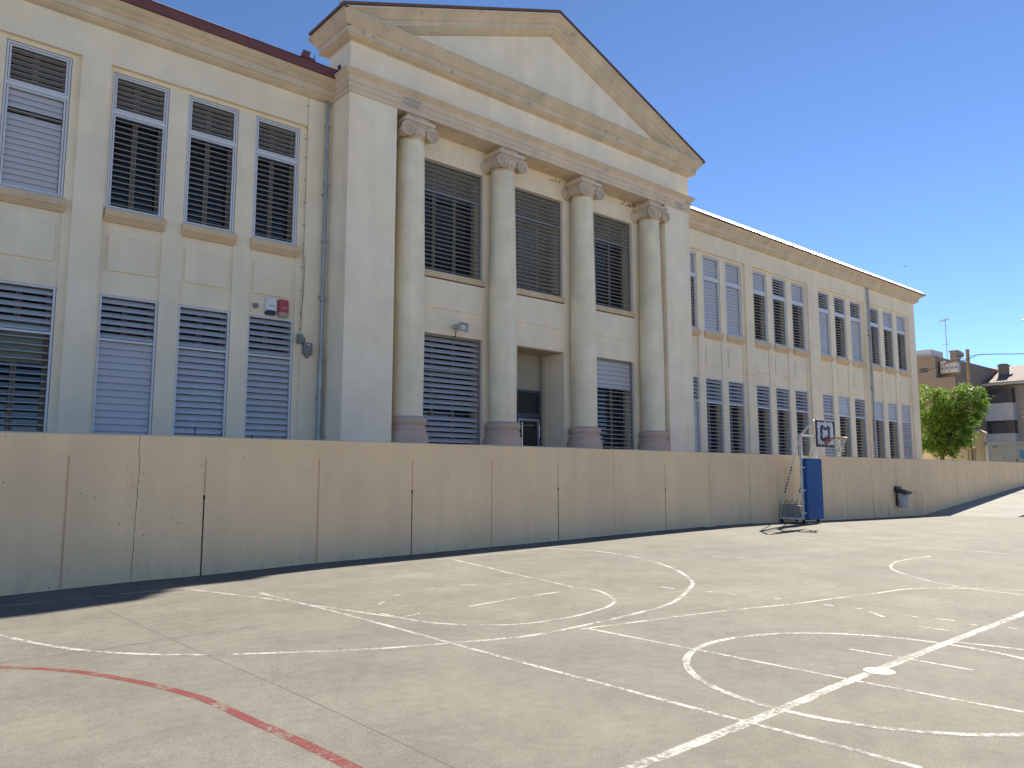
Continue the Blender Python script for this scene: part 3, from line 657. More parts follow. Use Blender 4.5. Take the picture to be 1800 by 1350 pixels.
for x0, x1 in ((-12, PX0), (PX1, 46.5)):
    b = MB(); b.add([(x0, 17.75, 12.15), (x1, 17.75, 12.15), (x1, 26, 15.6), (x0, 26, 15.6), (x0, 34.4, 12.1), (x1, 34.4, 12.1)], [(0,1,2,3), (3,2,5,4), (1,5,2), (0,3,4)]); b.build('wing_roof', M_TILE, bld)
b = MB(); b.add([(PX0, 18.2, 12.3), (PX1, 18.2, 12.3), (PX1, 26, 15.5), (PX0, 26, 15.5), (PX0, 34.4, 12.1), (PX1, 34.4, 12.1)], [(0,1,2,3), (3,2,5,4)]); b.build('wing_roof', M_TILE, bld)
# bent gutter end and flashing scraps near the pavilion
b = MB(); b.obox((8.2, 17.45, 12.26), (.10, 0, 0), (0, .03, .0), (.03, 0, .09)); b.obox((8.45, 17.5, 12.25), (.012, .07, .0), (0, .0, .0), (.02, 0, .10)); b.obox((8.35, 17.5, 12.19), (.12, 0, -.02), (0, .06, 0), (0, 0, .03))
b.obox((9.12, 17.40, 12.13), (.03, 0, 0), (0, .04, 0), (0, 0, .14)); b.build('gutter_end', M_RED, bld)
# downpipes
def pipe(x, y, z1, zc):
    b = MB(); b.tube([(x, y, ZB), (x, y, zc)], .068, 14); b.tube([(x, y, zc), (x, y, z1-.25), (x, y, z1-.12), (x, y+.04, z1-.02)], .052, 14)
    for z in [zc-.0]+[zc+1.55*k for k in range(1, 5) if zc+1.55*k < z1-.3]: b.lathe([(.055, z-.03), (.075, z-.03), (.075, z+.02), (.055, z+.02)], (x, y, 0), 14)
    for z in (3.6, 6.2, 8.9): b.box(x-.08, x+.08, y+.03, y+.10, z-.015, z+.015)
    b.build('downpipe', M_GALV, bld)
pipe(9.08, 17.88, 11.47, 4.55); pipe(40.16, 17.90, 11.47, 4.5)
# expansion joint cover with fixing screws at the end of the left wing
b = MB(); b.box(8.575, 8.583, 17.997, 18.0, 5.3, 11.43); b.tube([(8.62, 17.995, 7.2), (8.60, 17.993, 6.2), (8.53, 17.99, 5.5), (8.50, 17.96, 5.15)], .005, 5)
for z in (11.2, 10.6, 10.3, 9.8, 9.2, 8.6, 8.0, 7.5, 6.9, 6.3, 5.7, 5.3): b.lathe([(.001, 17.985), (.016, 17.99), (.016, 18.0)], (8.55-.01*((z*10) % 2), 0, z), 8, 'y')
b.build('joint_cover', M_DARK, bld)
# damaged plaster under the architrave
rnd = random.Random(2); M_DMG = plain('exposed_render', (.52, .42, .29), .95); M_DMG2 = plain('damp_render', (.26, .20, .14), .95)
for cx, w, mt, k in ((17.2, .26, M_DMG, 6), (20.95, .38, M_DMG2, 8)):
    for i in range(k):
        b = MB(); x = cx-w+2*w*i/(k-1)+rnd.uniform(-.03, .03); blob(b, x, 11.41-rnd.random()*.10-(.05 if k == 6 else 0), rnd.uniform(.06, .11), rnd.uniform(.05, .13), YR+.002, i+50); b.build('plaster_damage', mt, bld)

# ---------------------------------------------------------------- small things on the facade
def rrect(w, h, r, n=6):
    pts = []
    for cx, cz, a0 in ((w/2-r, h/2-r, 0), (-w/2+r, h/2-r, 90), (-w/2+r, -h/2+r, 180), (w/2-r, -h/2+r, 270)):
        for i in range(n+1): a = R(a0+90*i/n); pts.append((cx+r*math.cos(a), cz+r*math.sin(a)))
    return pts
def slab(b, cx, cz, w, h, r, y0, y1, taper=.92):
    o_ = rrect(w, h, r); m = len(o_)
    ym = y0+(y1-y0)*.35
    vs = [(cx+x, y1, cz+z) for x, z in o_]+[(cx+x, ym, cz+z) for x, z in o_]+[(cx+x*taper, y0, cz+z*taper) for x, z in o_]
    b.add(vs, [tuple(range(2*m, 3*m))]+[(k*m+i, k*m+(i+1) % m, (k+1)*m+(i+1) % m, (k+1)*m+i) for k in (0, 1) for i in range(m)])
def text(parent, s_, size, loc, mat):
    cu = bpy.data.curves.new('lettering', 'FONT'); cu.body = s_; cu.size = size; cu.extrude = .001; cu.align_x = 'CENTER'
    to = bpy.data.objects.new('lettering', cu); col.objects.link(to); to.rotation_euler = (math.pi/2, 0, 0); to.location = Vector(loc)-org(parent); to.parent = parent
    cu.materials.append(mat); bpy.context.view_layer.update(); me = bpy.data.meshes.new_from_object(to); q = bpy.data.objects.new('lettering_mark', me); col.objects.link(q); q.rotation_euler = to.rotation_euler; q.location = to.location; q.parent = parent; bpy.data.objects.remove(to); return q
YS = 18.145
for cx, cz, body, bot, lab, word, tm in ((7.80, 5.80, M_ALW, M_ALB, 'white rounded alarm box with a dark base above the ground-floor window', 'Negintas', M_ALB),
                               (8.13, 5.79, M_ALR, M_ALT, 'red rounded alarm box with a beige base beside the white one', 'vismalud', M_ALW)):
    b = MB(); slab(b, cx, cz, .27, .44, .055, YS-.085, YS)
    o = b.build('alarm_box', body); tag(o, lab, 'alarm box', 'alarm boxes over the window')
    b = MB(); slab(b, cx, cz-.165, .275, .125, .05, YS-.093, YS, .93); b.build('alarm_base', bot, o)
    text(o, word, .045, (cx+.02, YS-.087, cz+.0), tm)
b = MB(); b.lathe([(.035, YS-.10), (.062, YS-.09), (.068, YS-.05), (.045, YS)], (7.42, 0, 5.76), 18, 'y'); tag(b.build('wall_sensor', M_JB), 'small round grey sensor left of the white alarm box', 'sensor')
b = MB(); b.bbox(8.46, 8.60, 17.90, 18.0, 4.93, 5.17, .01); o = b.build('junction_box', M_JB); tag(o, 'smaller grey junction box, upper one of the two beside the downpipe', 'junction box', 'grey boxes beside the downpipe')
b = MB(); b.tube([(8.60, 17.95, 5.1), (8.65, 17.95, 5.08), (8.655, 17.95, 5.0), (8.61, 17.95, 4.97)], .012, 6); b.build('cable_gland', M_BLACK, o)
b = MB(); b.bbox(8.61, 8.84, 17.86, 18.0, 4.66, 4.96, .012); o = b.build('junction_box', M_JB); tag(o, 'larger grey junction box with a cable loop below, lower one of the two', 'junction box', 'grey boxes beside the downpipe')
b = MB(); b.tube([(8.66+.055*(1-math.cos(a))-.0, 17.93, 4.66-.075*math.sin(a)) for a in [math.pi*i/10 for i in range(11)]], .011, 6); b.build('cable_loop', M_BLACK, o)
b = MB(); b.box(8.69, 8.76, 17.857, 17.86, 4.90, 4.925); b.build('sticker', M_ALW, o)
# horn loudspeaker
ls = tag(empty('horn_loudspeaker', (13.1, 17.45, 5.85)), 'grey horn loudspeaker on a bracket above the large ground-floor louvers', 'loudspeaker')
L0 = Vector((13.14, 17.22, 5.82)); ax = Vector((.25, -.93, -.12)).normalized(); sd = ax.cross(Vector((0,0,1))).normalized(); up_ = sd.cross(ax)
b = MB()
secs = [(0, .185, .13), (-.05, .175, .12), (-.17, .10, .075), (-.24, .06, .05)]
vs = []
for t, w, h in secs: vs += [L0+ax*t+sd*w*i+up_*h*j for i, j in ((-1,-1), (1,-1), (1,1), (-1,1))]
inn = [(0, .165, .11), (-.15, .08, .06)]
for t, w, h in inn: vs += [L0+ax*t+sd*w*i+up_*h*j for i, j in ((-1,-1), (1,-1), (1,1), (-1,1))]
fs = [(4*k+i, 4*k+(i+1) % 4, 4*k+4+(i+1) % 4, 4*k+4+i) for k in range(3) for i in range(4)]+[(16+i, 16+(i+1) % 4, 20+(i+1) % 4, 20+i) for i in range(4)]
fs += [(i, (i+1) % 4, 16+(i+1) % 4, 16+i) for i in range(4)]+[(20, 21, 22, 23), (12, 13, 14, 15)]
b.add(vs, fs); b.build('horn', M_LS, ls)
b = MB(); b.tube([L0+ax*t for t in (-.14, -.05, -.02)], [.09, .09, .06], 18); b.tube([L0+ax*t for t in (-.02, .0)], [.03, .02], 12); b.build('phasing_plug', M_ALW, ls)
b = MB(); b.tube([L0-ax*.22, L0-ax*.34, L0-ax*.40], [.07, .085, .06], 16); b.tube([L0-ax*.3-sd*.02, L0-ax*.3-sd*.26], [.05, .045], 10); b.build('driver', M_LS, ls)
b = MB(); b.tube([L0-ax*.3-up_*.05, L0-ax*.3-up_*.2, (13.1, 17.6, 5.60), (13.1, 17.72, 5.60)], .014, 6); b.build('bracket', M_BLACK, ls)
# rods standing on the terrace behind the wall
for i, (x, y, h, dx) in enumerate(((4.85, 14.2, 1.20, -.05), (5.3, 14.2, 1.12, -.02), (5.95, 14.25, 1.10, -.07))):
    b = MB(); b.tube([(x, y, 1.3), (x+dx*.5, y, 1.3+h*.6), (x+dx, y, 1.3+h)], [.014, .013, .010], 8); b.tube([(x+dx, y, 1.3+h-.03), (x+dx, y, 1.3+h+.01)], .018, 8)
    tag(b.build('plant_stake', M_STEEL), ('tall dark stake showing above the wall, leftmost of three', 'middle dark stake showing above the wall, nearest the window frame', 'leaning dark stake above the wall, rightmost of three')[i], 'stake', 'dark stakes behind the wall')

# ---------------------------------------------------------------- basketball stand
hoop = tag(empty('basketball_stand', (23.3, 12.6, .15)), 'white steel basketball stand with blue padding and worn black backboard against the wall', 'basketball hoop')
XL, XR, YP = 22.72, 23.62, 12.46; zf = zg(XL, YP); ZJ = 2.93; YB = 11.93
b = MB()
for x in (XL, XR):
    b.box(x-.04, x+.04, YP-.04, YP+.04, zf+.14, ZJ)                       # uprights
    b.tube([(x, YP, ZJ-.03), (x, YB+.06, ZJ+.42)], .034, 8)               # rising arm
    b.tube([(x, YP, ZJ-.04), (x, YB+.06, ZJ-.10)], .026, 8)               # level arm
    b.box(x-.035, x+.035, YP+.04, 13.24, zf+.12, zf+.19)                  # base rails
b.box(XL+.04, XR-.04, YP-.03, YP+.03, zf+.12, zf+.19); b.box(XL+.035, XR-.035, 13.17, 13.24, zf+.12, zf+.19); b.box(XL+.04, XR-.04, YP-.03, YP+.03, ZJ-.06, ZJ)
b.build('frame', M_WHITE, hoop)
for x in (XL, XR):
    b = MB(); b.tube([(x, YP+.03, ZJ-.12), (x, 13.2, zf+.55), (x, 13.22, zf+.2)], .018, 7); br_ = b.build('back_brace', M_WHITE, hoop)
    b = MB()
    for i in range(9):
        t = .42+.045*i; p0 = Vector((x, YP+.03, ZJ-.12)).lerp(Vector((x, 13.2, zf+.55)), t); p1 = Vector((x, YP+.03, ZJ-.12)).lerp(Vector((x, 13.2, zf+.55)), t+.028); b.tube([p0, p1], .024, 7)
    b.build('tape_wrap', M_BLACK, br_)
b = MB(); b.bbox(XL-.02, XR+.07, YP-.17, YP-.045, zf+.12, 2.18, .03); pad = b.build('padding', M_BLUE, hoop)
b = MB(); b.box(XL-.01, XR+.06, YP-.16, YP+.06, 2.182, 2.19)
for z in (1.9, 1.2, .5): b.box(XL-.05, XL-.02, YP-.12, YP+.06, z-.02, z+.02)
b.build('pad_strap', M_ALW, pad)
b = MB()
for z in (.9, 1.55): b.box(XL-.021, XR+.071, YP-.1725, YP-.169, z-.004, z+.004)
b.build('pad_seam', plain('pad_seam', (.008, .045, .16), .6), pad)
for x in (XL, XR):
    for y in (YP, 13.2):
        b = MB(); b.lathe([(.02, x-.022), (.055, x-.02), (.06, x), (.055, x+.02), (.02, x+.022)], (0, y, zf+.062), 16, 'x'); b.tube([(x, y, zf+.06), (x, y, zf+.13)], .02, 8); b.box(x-.035, x-.027, y-.03, y+.03, zf+.05, zf+.13)
        b.build('wheel', M_BLACK, hoop)
BX0, BX1, BZ0, BZ1 = 22.70, 23.88, 2.53, 3.37
b = MB(); b.bbox(BX0, BX1, YB-.015, YB+.015, BZ0, BZ1, .004); bo = b.build('backboard', M_BOARD, hoop)
b = MB(); ring(b, BX0+.08, BX1-.08, BZ0+.05, BZ1-.05, .04, YB+.02, YB+.05); b.build('board_support', M_WHITE, bo)
rc = Vector((23.29, YB-.44, 2.80))
b = MB(); b.tube([rc+Vector((.225*math.cos(a), .225*math.sin(a), 0)) for a in [2*math.pi*i/32 for i in range(33)]], .016, 8)
b.box(23.19, 23.39, YB-.035, YB-.018, 2.62, 2.80); b.box(23.21, 23.37, YB-.22, YB-.03, 2.765, 2.785)
for x in (-.07, .07): b.tube([rc+Vector((x, .21, 0)), (23.29+x, YB-.03, 2.64)], .009, 6)
rim = b.build('rim', M_RIM, hoop)
b = MB(); K = 12
for i in range(K):
    for sg in (1, -1):
        P_ = []
        for j in range(7):
            t = j/6; a = 2*math.pi*(i+sg*j*.5)/K; r_ = .222*(1-t)**1.0+.11*t-.035*math.sin(t*math.pi); hang = .42 if (i % 5) else .5
            P_.append(rc+Vector((r_*math.cos(a), r_*math.sin(a), -.012-hang*t)))
        b.tube(P_, .009, 4, False)
b.build('net', M_NET, rim)
# counterweights on the base
for i, (y0, y1) in enumerate(((12.98, 13.15), (12.79, 12.965), (12.56, 12.775))):
    b = MB(); b.bbox(XL-.03, XL+.60-.1*(i == 1), y0, y1, zf+.192, zf+.58-.012*i, .012); o = b.build('counterweight', M_CONC)
    tag(o, ('concrete counterweight block on the stand base nearest the wall', 'middle concrete counterweight block on the stand base', 'paler concrete counterweight block on the stand base nearest the blue padding')[i], 'counterweight', 'concrete blocks on the basketball stand')
    b = MB(); ym = (y0+y1)/2; b.tube([(XL+.1, ym-.06, zf+.56), (XL+.1, ym-.06, zf+.68), (XL+.1, ym-.03, zf+.70), (XL+.1, ym+.03, zf+.70), (XL+.1, ym+.06, zf+.68), (XL+.1, ym+.06, zf+.56)], .009, 6); b.build('lifting_handle', M_STEEL, o)
# litter bin on the wall
bn = tag(empty('litter_bin', (31.4, 13.15, .4)), 'grey plastic litter bin with black tilted lid hung on the retaining wall', 'bin')
b = MB(); vs = []; m = 20
for z, r_ in ((.42, .175), (.45, .19), (.98, .235), (.985, .22)):
    for i in range(m): a = 2*math.pi*i/m; vs.append((31.42+1.12*r_*math.cos(a), 13.07+.85*r_*math.sin(a), z))
b.add(vs, [(k*m+i, k*m+(i+1) % m, (k+1)*m+(i+1) % m, (k+1)*m+i) for k in range(3) for i in range(m)]+[tuple(range(m))], True); b.build('bin_body', M_BINW, bn)
b = MB(); b.obox((31.42, 13.05, 1.04), (.28, 0, 0), (0, .22, .07), (0, -.015, .05)); b.obox((31.40, 13.24, 1.14), (.20, 0, 0), (0, .05, 0), (0, 0, .09)); b.build('bin_lid', M_BLACK, bn)
b = MB(); b.obox((31.60, 12.84, .97), (.06, 0, 0), (0, .005, .0), (0, 0, .03)); b.build('sticker', M_ALW, bn)
b = MB(); b.box(31.3, 31.5, 13.23, 13.30, .5, 1.2); b.build('bracket', M_STEEL, bn)
b = MB(); b.add([(18.35, 12.95, .224), (18.8, 12.93, .224), (18.78, 13.15, .23), (18.4, 13.14, .235)], [(0, 1, 2, 3)]); b.add([(18.42, 12.97, .232), (18.75, 12.96, .226), (18.7, 13.1, .236)], [(0, 1, 2)]); tag(b.build('paper_sheet', M_ALW), 'crumpled white paper lying at the foot of the retaining wall', 'litter')

# ---------------------------------------------------------------- tree behind the wall
def tree(loc, lobes, label, nleaf, trunk_pts, seed=1, ls=.15):
    rnd = random.Random(seed); t = tag(empty('street_tree', loc), label, 'tree')
    b = MB(); b.tube(trunk_pts, [.17, .14, .12, .10, .06][:len(trunk_pts)], 10)
    base = Vector(trunk_pts[-2])
    for c, r_ in lobes:
        for k in range(4):
            e = Vector(c)+Vector((rnd.uniform(-.6, .6)*r_[0], rnd.uniform(-.6, .6)*r_[1], rnd.uniform(-.2, .7)*r_[2])); mid = base.lerp(e, .5)+Vector((rnd.uniform(-.15, .15), rnd.uniform(-.15, .15), .15))
            b.tube([base, mid, e], [.07, .045, .015], 6)
    b.build('trunk', M_BARK, t)
    b = MB(); tot = sum(r_[0]*r_[1]*r_[2] for _, r_ in lobes)
    for c, r_ in lobes:
        n = int(nleaf*r_[0]*r_[1]*r_[2]/tot); ncl = max(10, n//34)
        for q in range(ncl):
            while 1:
                u = Vector((rnd.uniform(-1, 1), rnd.uniform(-1, 1), rnd.uniform(-1, 1)))
                if .32 < u.length < 1: break
            u = u*(u.length**-.45)*rnd.uniform(.82, 1.2)
            cc = Vector(c)+Vector((u.x*r_[0], u.y*r_[1], u.z*r_[2])); out = Vector((u.x, u.y, .15)).normalized(); cr = rnd.uniform(.13, .32)
            for k in range(34):     # drooping spray of leaflets
                s_ = rnd.random(); p = cc+out*cr*1.5*(s_-.3)+Vector((rnd.gauss(0, cr*.42), rnd.gauss(0, cr*.42), rnd.gauss(0, cr*.35)-cr*1.1*s_*s_))
                d = (out*rnd.uniform(.2, 1)+Vector((rnd.gauss(0, .4), rnd.gauss(0, .4), rnd.uniform(-1.1, -.1)))).normalized()
                w = d.cross(Vector((rnd.gauss(0, 1), rnd.gauss(0, 1), rnd.gauss(0, 1)))).normalized(); L = ls*rnd.uniform(.6, 1.2); W = L*.22
                b.add([p, p+d*L*.45+w*W, p+d*L, p+d*L*.45-w*W], [(0, 1, 2, 3)])
    b.build('crown', M_LEAF, t); return t
tree((49, 18.1, 1.3), [((49, 16.75, 5.7), (1.0, .95, 1.2)), ((49, 18.9, 5.9), (1.0, 1.1, 1.25)), ((49.1, 17.6, 5.0), (1.0, 1.0, 1.1)), ((49, 17.3, 4.3), (.95, .85, 1.15)), ((49, 18.6, 4.2), (.9, .9, 1.1)), ((49, 17.9, 3.6), (.85, .9, .8)), ((49.3, 16.3, 6.1), (.8, .7, .7))],
     'bushy green street tree with a heart-shaped crown beyond the end of the school', 26000, [(49, 18.15, 1.3), (49.02, 18.1, 2.2), (49, 18.0, 2.9), (49, 17.9, 3.6)], 4)
# weed rooted on the cornice
b = MB(); rnd = random.Random(9)
for k in range(5):
    x = 8.80+rnd.uniform(-.05, .05); y = 16.75+rnd.uniform(-.1, .1); P_ = [(x, y, 13.42)]
    for j in range(4): P_.append((P_[-1][0]+rnd.uniform(-.05, .04), P_[-1][1]+rnd.uniform(-.03, .03), P_[-1][2]+.075))
    b.tube(P_, .004, 4)
    for j in range(10):
        q = Vector(P_[rnd.randint(1, 4)]); d = Vector((rnd.gauss(0, 1), rnd.gauss(0, 1), rnd.gauss(0, 1))).normalized()*.05; e = d.cross(Vector((0, 0, 1))).normalized()*.015
        b.add([q, q+d*.5+e, q+d, q+d*.5-e], [(0, 1, 2, 3)])
tag(b.build('weed', M_PLANT), 'dry reddish weed growing on the left corner of the pediment cornice', 'plant')

# ---------------------------------------------------------------- street end: gate, pillar, fence
pl = tag(empty('gate_pillar', (52, 16.9, 1.3)), 'stone gate pillar with a pyramidal cap beside the white gate', 'pillar')
b = MB(); b.bbox(51.75, 52.2, 16.65, 17.13, 1.3, 4.1, .02); b.build('shaft', M_PILLAR, pl)
b = MB(); b.bbox(51.68, 52.27, 16.58, 17.2, 4.1, 4.22, .02); b.add([(51.68, 16.58, 4.22), (52.27, 16.58, 4.22), (52.27, 17.2, 4.22), (51.68, 17.2, 4.22), (51.97, 16.89, 4.42)], [(0,1,4), (1,2,4), (2,3,4), (3,0,4)]); b.build('cap', M_PILLAR, pl)
gt = tag(empty('street_gate', (52, 14.5, 1.3)), 'pale grey metal gate with blue graffiti right of the stone pillar', 'gate')
b = MB(); b.box(51.95, 52.0, 15.07, 16.42, 1.4, 3.42); b.box(51.95, 52.0, 12.0, 15.03, 1.4, 3.42); b.build('gate_panel', M_GREYP, gt)
b = MB(); b.bbox(51.86, 52.08, 11.5, 16.62, 3.45, 3.64, .02); b.build('lintel', M_GREYP, gt)
b = MB(); b.tube([(51.9, 16.5, 1.3), (51.9, 16.5, 3.45)], .05, 10); b.build('post', M_WHITE, gt)
b = MB(); b.box(51.93, 51.95, 15.03, 15.07, 1.35, 2.6); b.box(51.93, 51.95, 15.66, 15.72, 2.62, 2.66); b.box(51.90, 51.95, 16.05, 16.25, 3.32, 3.37); b.build('latch', M_BLACK, gt)
b = MB(); 
for q in ((14.9, 2.72), (14.8, 2.95), (14.65, 2.8), (14.5, 3.0)): b.tube([(51.945, q[0], q[1]), (51.945, q[0]-.1, q[1]+.15), (51.945, q[0]-.2, q[1]-.05)], .035, 5)
b.box(51.94, 51.948, 14.0, 14.92, 2.62, 3.12); b.build('graffiti', plain('graffiti_blue', (.16, .32, .45), .6), gt)
fe = tag(empty('street_wall', (52, 20, 1.3)), 'grey boundary wall with ribs and a dark post left of the stone pillar', 'wall')
b = MB(); b.box(51.95, 52.15, 17.13, 30, 1.3, 3.45)
b.build('panel', M_CREAM_IN, fe); b = MB()
for y in [17.6+.9*k for k in range(12)]: b.box(51.92, 51.95, y, y+.035, 1.3, 3.4)
b.build('rib', M_INNER, fe)
b = MB(); b.tube([(51.85, 17.35, 1.3), (51.85, 17.38, 4.0)], .04, 8); b.build('post', M_STEEL, fe)

# ---------------------------------------------------------------- neighbouring buildings
nb = tag(empty('apartment_house', (76, 20, 1.3)), 'brick apartment house with white balconies, dark windows and a tiled roof', 'building')
b = MB(); b.box(73.0, 84, 6, 26.2, 1.0, 9.05); b.build('wall', M_BRICK, nb)
b = MB(); b.box(72.0, 73.0, 20.87, 26.2, 1.0, 9.05) if 0 else None
b.box(72.05, 73, 20.87, 26.0, 6.15, 7.58); b.box(72.05, 73, 20.87, 26.0, 1.0, 5.08) ; b.build('balcony', M_BWHITE, nb)
b = MB(); b.box(72.3, 73, 20.95, 26.0, 7.58, 8.85); b.box(72.3, 73, 20.95, 26.0, 5.08, 6.15); b.build('window_band', M_AWN, nb)
M_SHUT = plain('dark_shutter', (.075, .08, .085), .6)
for y0, y1, z0, z1 in ((21.5, 22.9, 7.6, 8.35), (21.6, 22.6, 5.1, 5.95), (23.2, 23.9, 5.1, 6.0), (24.4, 25.6, 5.1, 6.0), (24.2, 25.6, 7.6, 8.35)): MB().box(72.26, 72.3, y0, y1, z0, z1).build('shutter', M_SHUT, nb)
for y0, y1, z0, z1 in ((18.9, 20.1, 7.6, 8.55), (18.9, 20.1, 5.1, 6.0), (16.2, 17.4, 7.6, 8.55)):
    b = MB(); ring(b, 0, 1, 0, 1, .1, 0, 1) if 0 else None
    b.box(72.96, 73.0, y0, y1, z0, z1); b.build('window', M_AWN, nb)
for z in (6.75, 6.35): b = MB(); b.box(72.9, 73.0, 20.35, 20.55, z-.05, z+.08); b.build('vent', M_BWHITE, nb)
b = MB(); b.box(71.7, 73, 5.8, 26.4, 9.05, 9.25); b.build('eaves', M_BWHITE, nb)
b = MB(); b.add([(71.5, 5.6, 9.26), (71.5, 26.5, 9.26), (78, 26.5, 11.3), (78, 5.6, 11.3), (85, 26.5, 9.2), (85, 5.6, 9.2)], [(0,1,2,3), (3,2,4,5)]); rf = b.build('roof', M_TILE, nb)
for y in (22.2, 25.1):
    b = MB(); b.box(74.6, 75.3, y-.32, y+.32, 10.0, 10.98); b.box(74.52, 75.38, y-.4, y+.4, 10.98, 11.05); b.box(74.65, 75.25, y-.27, y+.27, 11.05, 11.15); b.build('chimney', M_RENDER, rf)
b = MB(); rnd = random.Random(8)
for k in range(46):
    y = 5.8+rnd.random()*20.4; x = 72+rnd.random()*5.6; z = 9.26+(x-71.5)*.3138; b.obox((x, y, z+.07), (.2, 0, .06), (0, .09, 0), (-.02, 0, .05))
b.build('raised_tiles', M_TILE, rf)
nb2 = tag(empty('rendered_house', (68, 26, 1.3)), 'brown rendered house with air conditioners under its flat roof, behind the tree', 'building')
b = MB(); b.box(66, 76, 24.4, 36, 1.0, 11.05); b.box(66, 76, 22.95, 24.4, 1.0, 9.4); b.box(67.2, 76, 22.95, 24.4, 9.4, 10.8); b.build('wall', M_RENDER, nb2)
b = MB(); b.add([(65.9, 24.35, 11.05), (65.9, 36, 11.05), (76, 36, 11.05), (76, 24.35, 11.05), (65.9, 24.35, 11.2), (65.9, 36, 11.9), (76, 36, 11.9), (76, 24.35, 11.2)], [(0,1,2,3), (4,5,6,7), (0,1,5,4), (1,2,6,5), (2,3,7,6), (3,0,4,7)]); b.build('flat_roof', M_RENDER, nb2)
b = MB(); b.box(66.5, 69, 24.8, 27.5, 11.3, 11.85); b.build('penthouse', M_BWHITE, nb2)
b = MB(); b.box(65.9, 66.0, 24.95, 25.5, 9.95, 10.25); b.build('window', M_AWN, nb2)
b = MB(); b.box(65.85, 66.0, 24.28, 24.42, 9.4, 11.0); b.build('downpipe', M_INNER, nb2)
for y, z in ((24.05, 10.15), (23.7, 10.15), (23.35, 10.15), (23.05, 10.15)):
    b = MB(); b.bbox(66.6, 67.15, y-.15, y+.17, z-.35, z+.65 if y > 24 else z+.45, .02); ac = b.build('air_conditioner', M_BWHITE, nb2)
    for dz in (.05,): b = MB(); b.lathe([(.002, 66.585), (.10, 66.59), (.11, 66.6)], (0, y, z+dz), 14, 'x'); b.build('fan_grille', M_INNER, ac)
b = MB(); b.box(66.5, 67.3, 22.9, 23.4, 10.6, 11.45); b.box(66.45, 67.35, 22.85, 23.45, 11.45, 11.55); b.build('chimney', M_RENDER, nb2)
# antenna, dish, pole, cables
b = MB(); b.tube([(66.5, 23.6, 11.0), (66.5, 23.58, 14.1)], .022, 6); b.tube([(66.5, 24.05, 14.0), (66.5, 23.35, 14.13)], .016, 5); b.tube([(66.5, 23.85, 12.1), (66.5, 23.3, 12.1)], .014, 5)
for k in range(6): y = 23.95-.11*k; b.tube([(66.3, y, 14.02+.02*k), (66.7, y, 14.02+.02*k)], .01, 4); b.tube([(66.5, y, 13.92+.02*k), (66.5, y, 14.14+.02*k)], .008, 4)
tag(b.build('tv_antenna', M_RIM), 'tall thin television antenna mast on the brown rendered house', 'antenna')
b = MB(); dv = Vector((-.75, -.55, .35)).normalized(); ds = dv.cross(Vector((0,0,1))).normalized(); du = ds.cross(dv); c0 = Vector((66.4, 22.62, 11.1)); vs = [c0]
for k, (r_, h) in enumerate(((.13, .02), (.27, .08))):
    for i in range(16): a = 2*math.pi*i/16; vs.append(c0+ds*r_*math.cos(a)+du*r_*math.sin(a)*1.1+dv*h)
b.add(vs, [(0, 1+i, 1+(i+1) % 16) for i in range(16)]+[(1+i, 17+i, 17+(i+1) % 16, 1+(i+1) % 16) for i in range(16)], True); b.tube([c0, c0-dv*.12, (66.5, 22.85, 10.8)], .02, 6); b.tube([c0+dv*.05-du*.2, c0+dv*.32], .01, 5)
tag(b.build('satellite_dish', M_JB), 'small grey satellite dish beside the chimney of the brown house', 'satellite dish')
b = MB(); b.tube([(56, 18.7, 1.3), (56, 18.66, 6), (56, 18.62, 9.95)], [.15, .13, .11], 12); pole = b.build('utility_pole', M_WOODP); tag(pole, 'weathered wooden utility pole rising behind the tree', 'pole')
MB().box(55.86, 55.9, 18.5, 18.95, 9.2, 9.26).build('bracket', M_STEEL, pole); MB().box(55.86, 55.9, 18.78, 18.95, 8.5, 8.56).build('bracket', M_STEEL, pole)
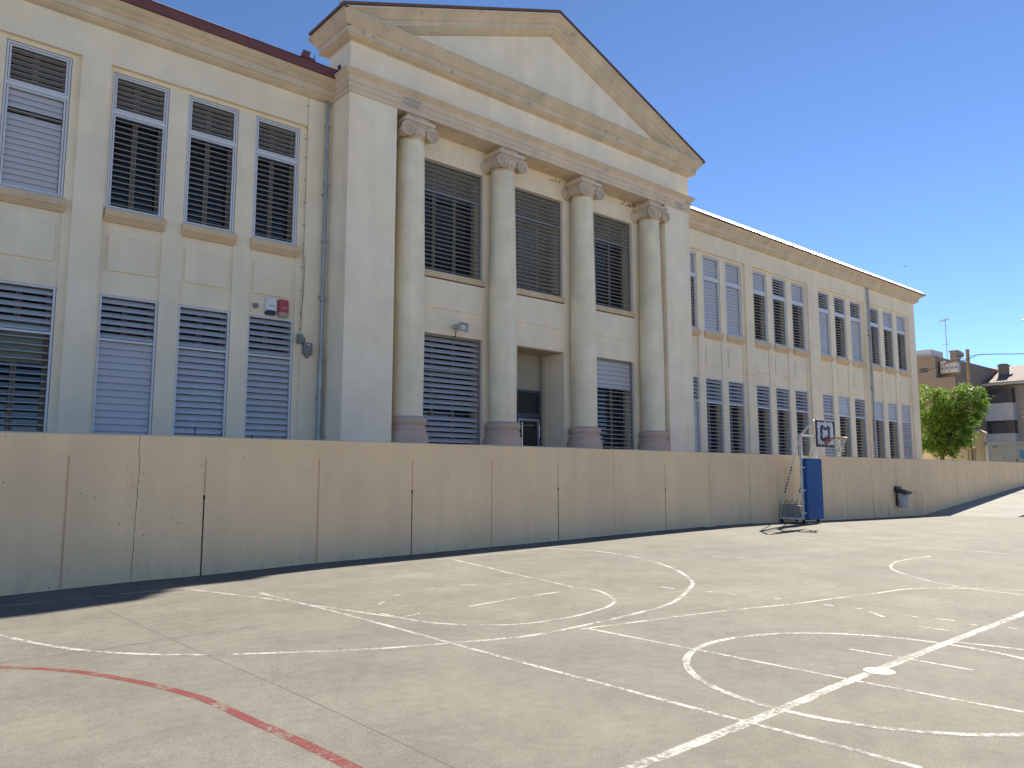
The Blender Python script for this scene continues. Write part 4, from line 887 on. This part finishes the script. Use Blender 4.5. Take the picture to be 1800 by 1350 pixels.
def cab(pts, r_, lab):
    b = MB(); P_ = spline([(p[1], p[2]) for p in pts], .3); xs = [p[0] for p in pts]; m = len(P_)
    b.tube([(xs[0]+(xs[-1]-xs[0])*i/(m-1), P_[i][0], P_[i][1]) for i in range(m)], r_, 5); tag(b.build('overhead_cable', M_BLACK), lab, 'cable', 'overhead cables at the utility pole')
cab([(56, 18.62, 9.3), (56, 18.3, 9.42), (56, 17.95, 9.52), (56, 16.8, 9.42), (56, 15.4, 9.27), (56, 10, 8.8)], .028, 'thick black cable running right from the utility pole')
cab([(56, 18.62, 9.38), (56, 19.3, 9.36), (56, 20.4, 9.02), (56, 21.75, 8.77), (56, 26, 8.4)], .026, 'thick black cable sagging left from the utility pole towards the school')
cab([(56, 18.62, 9.55), (56, 18.2, 9.5), (56, 19.0, 9.6), (56, 19.2, 9.45)][:2]+[(56, 17.95, 9.54)], .012, 'short thin wire looping on the right of the utility pole top')

# birds in the sky
for q, (loc, a, lab) in enumerate((((63.2, 25.1, 18.2), .4, 'tiny dark bird gliding in the sky above the right end of the school roof'), ((66.6, 18.25, 13.25), -.9, 'tiny dark bird at the right edge of the sky above the utility cables'))):
    c = Vector(loc); f = Vector((math.cos(a), math.sin(a), 0)); l = Vector((-f.y, f.x, 0)); u = Vector((0, 0, 1)); b = MB()
    b.tube([c-f*.14, c-f*.06, c+f*.02, c+f*.09, c+f*.12], [.006, .025, .032, .02, .004], 7)
    for s_ in (-1, 1):
        b.add([c+f*.06, c-f*.03, c+l*s_*.11-f*.02+u*.05, c+l*s_*.10+f*.06+u*.05, c+l*s_*.24-f*.08+u*.02, c+f*.06+u*.008, c-f*.03+u*.008, c+l*s_*.11-f*.02+u*.056, c+l*s_*.10+f*.06+u*.056],
              [(0, 1, 2, 3), (3, 2, 4), (5, 6, 7, 8), (8, 7, 4)])
    b.add([c-f*.12, c-f*.22+l*.05, c-f*.19, c-f*.22-l*.05], [(0, 1, 2, 3)])
    tag(b.build('bird', M_BLACK), lab, 'bird', 'birds in the sky')
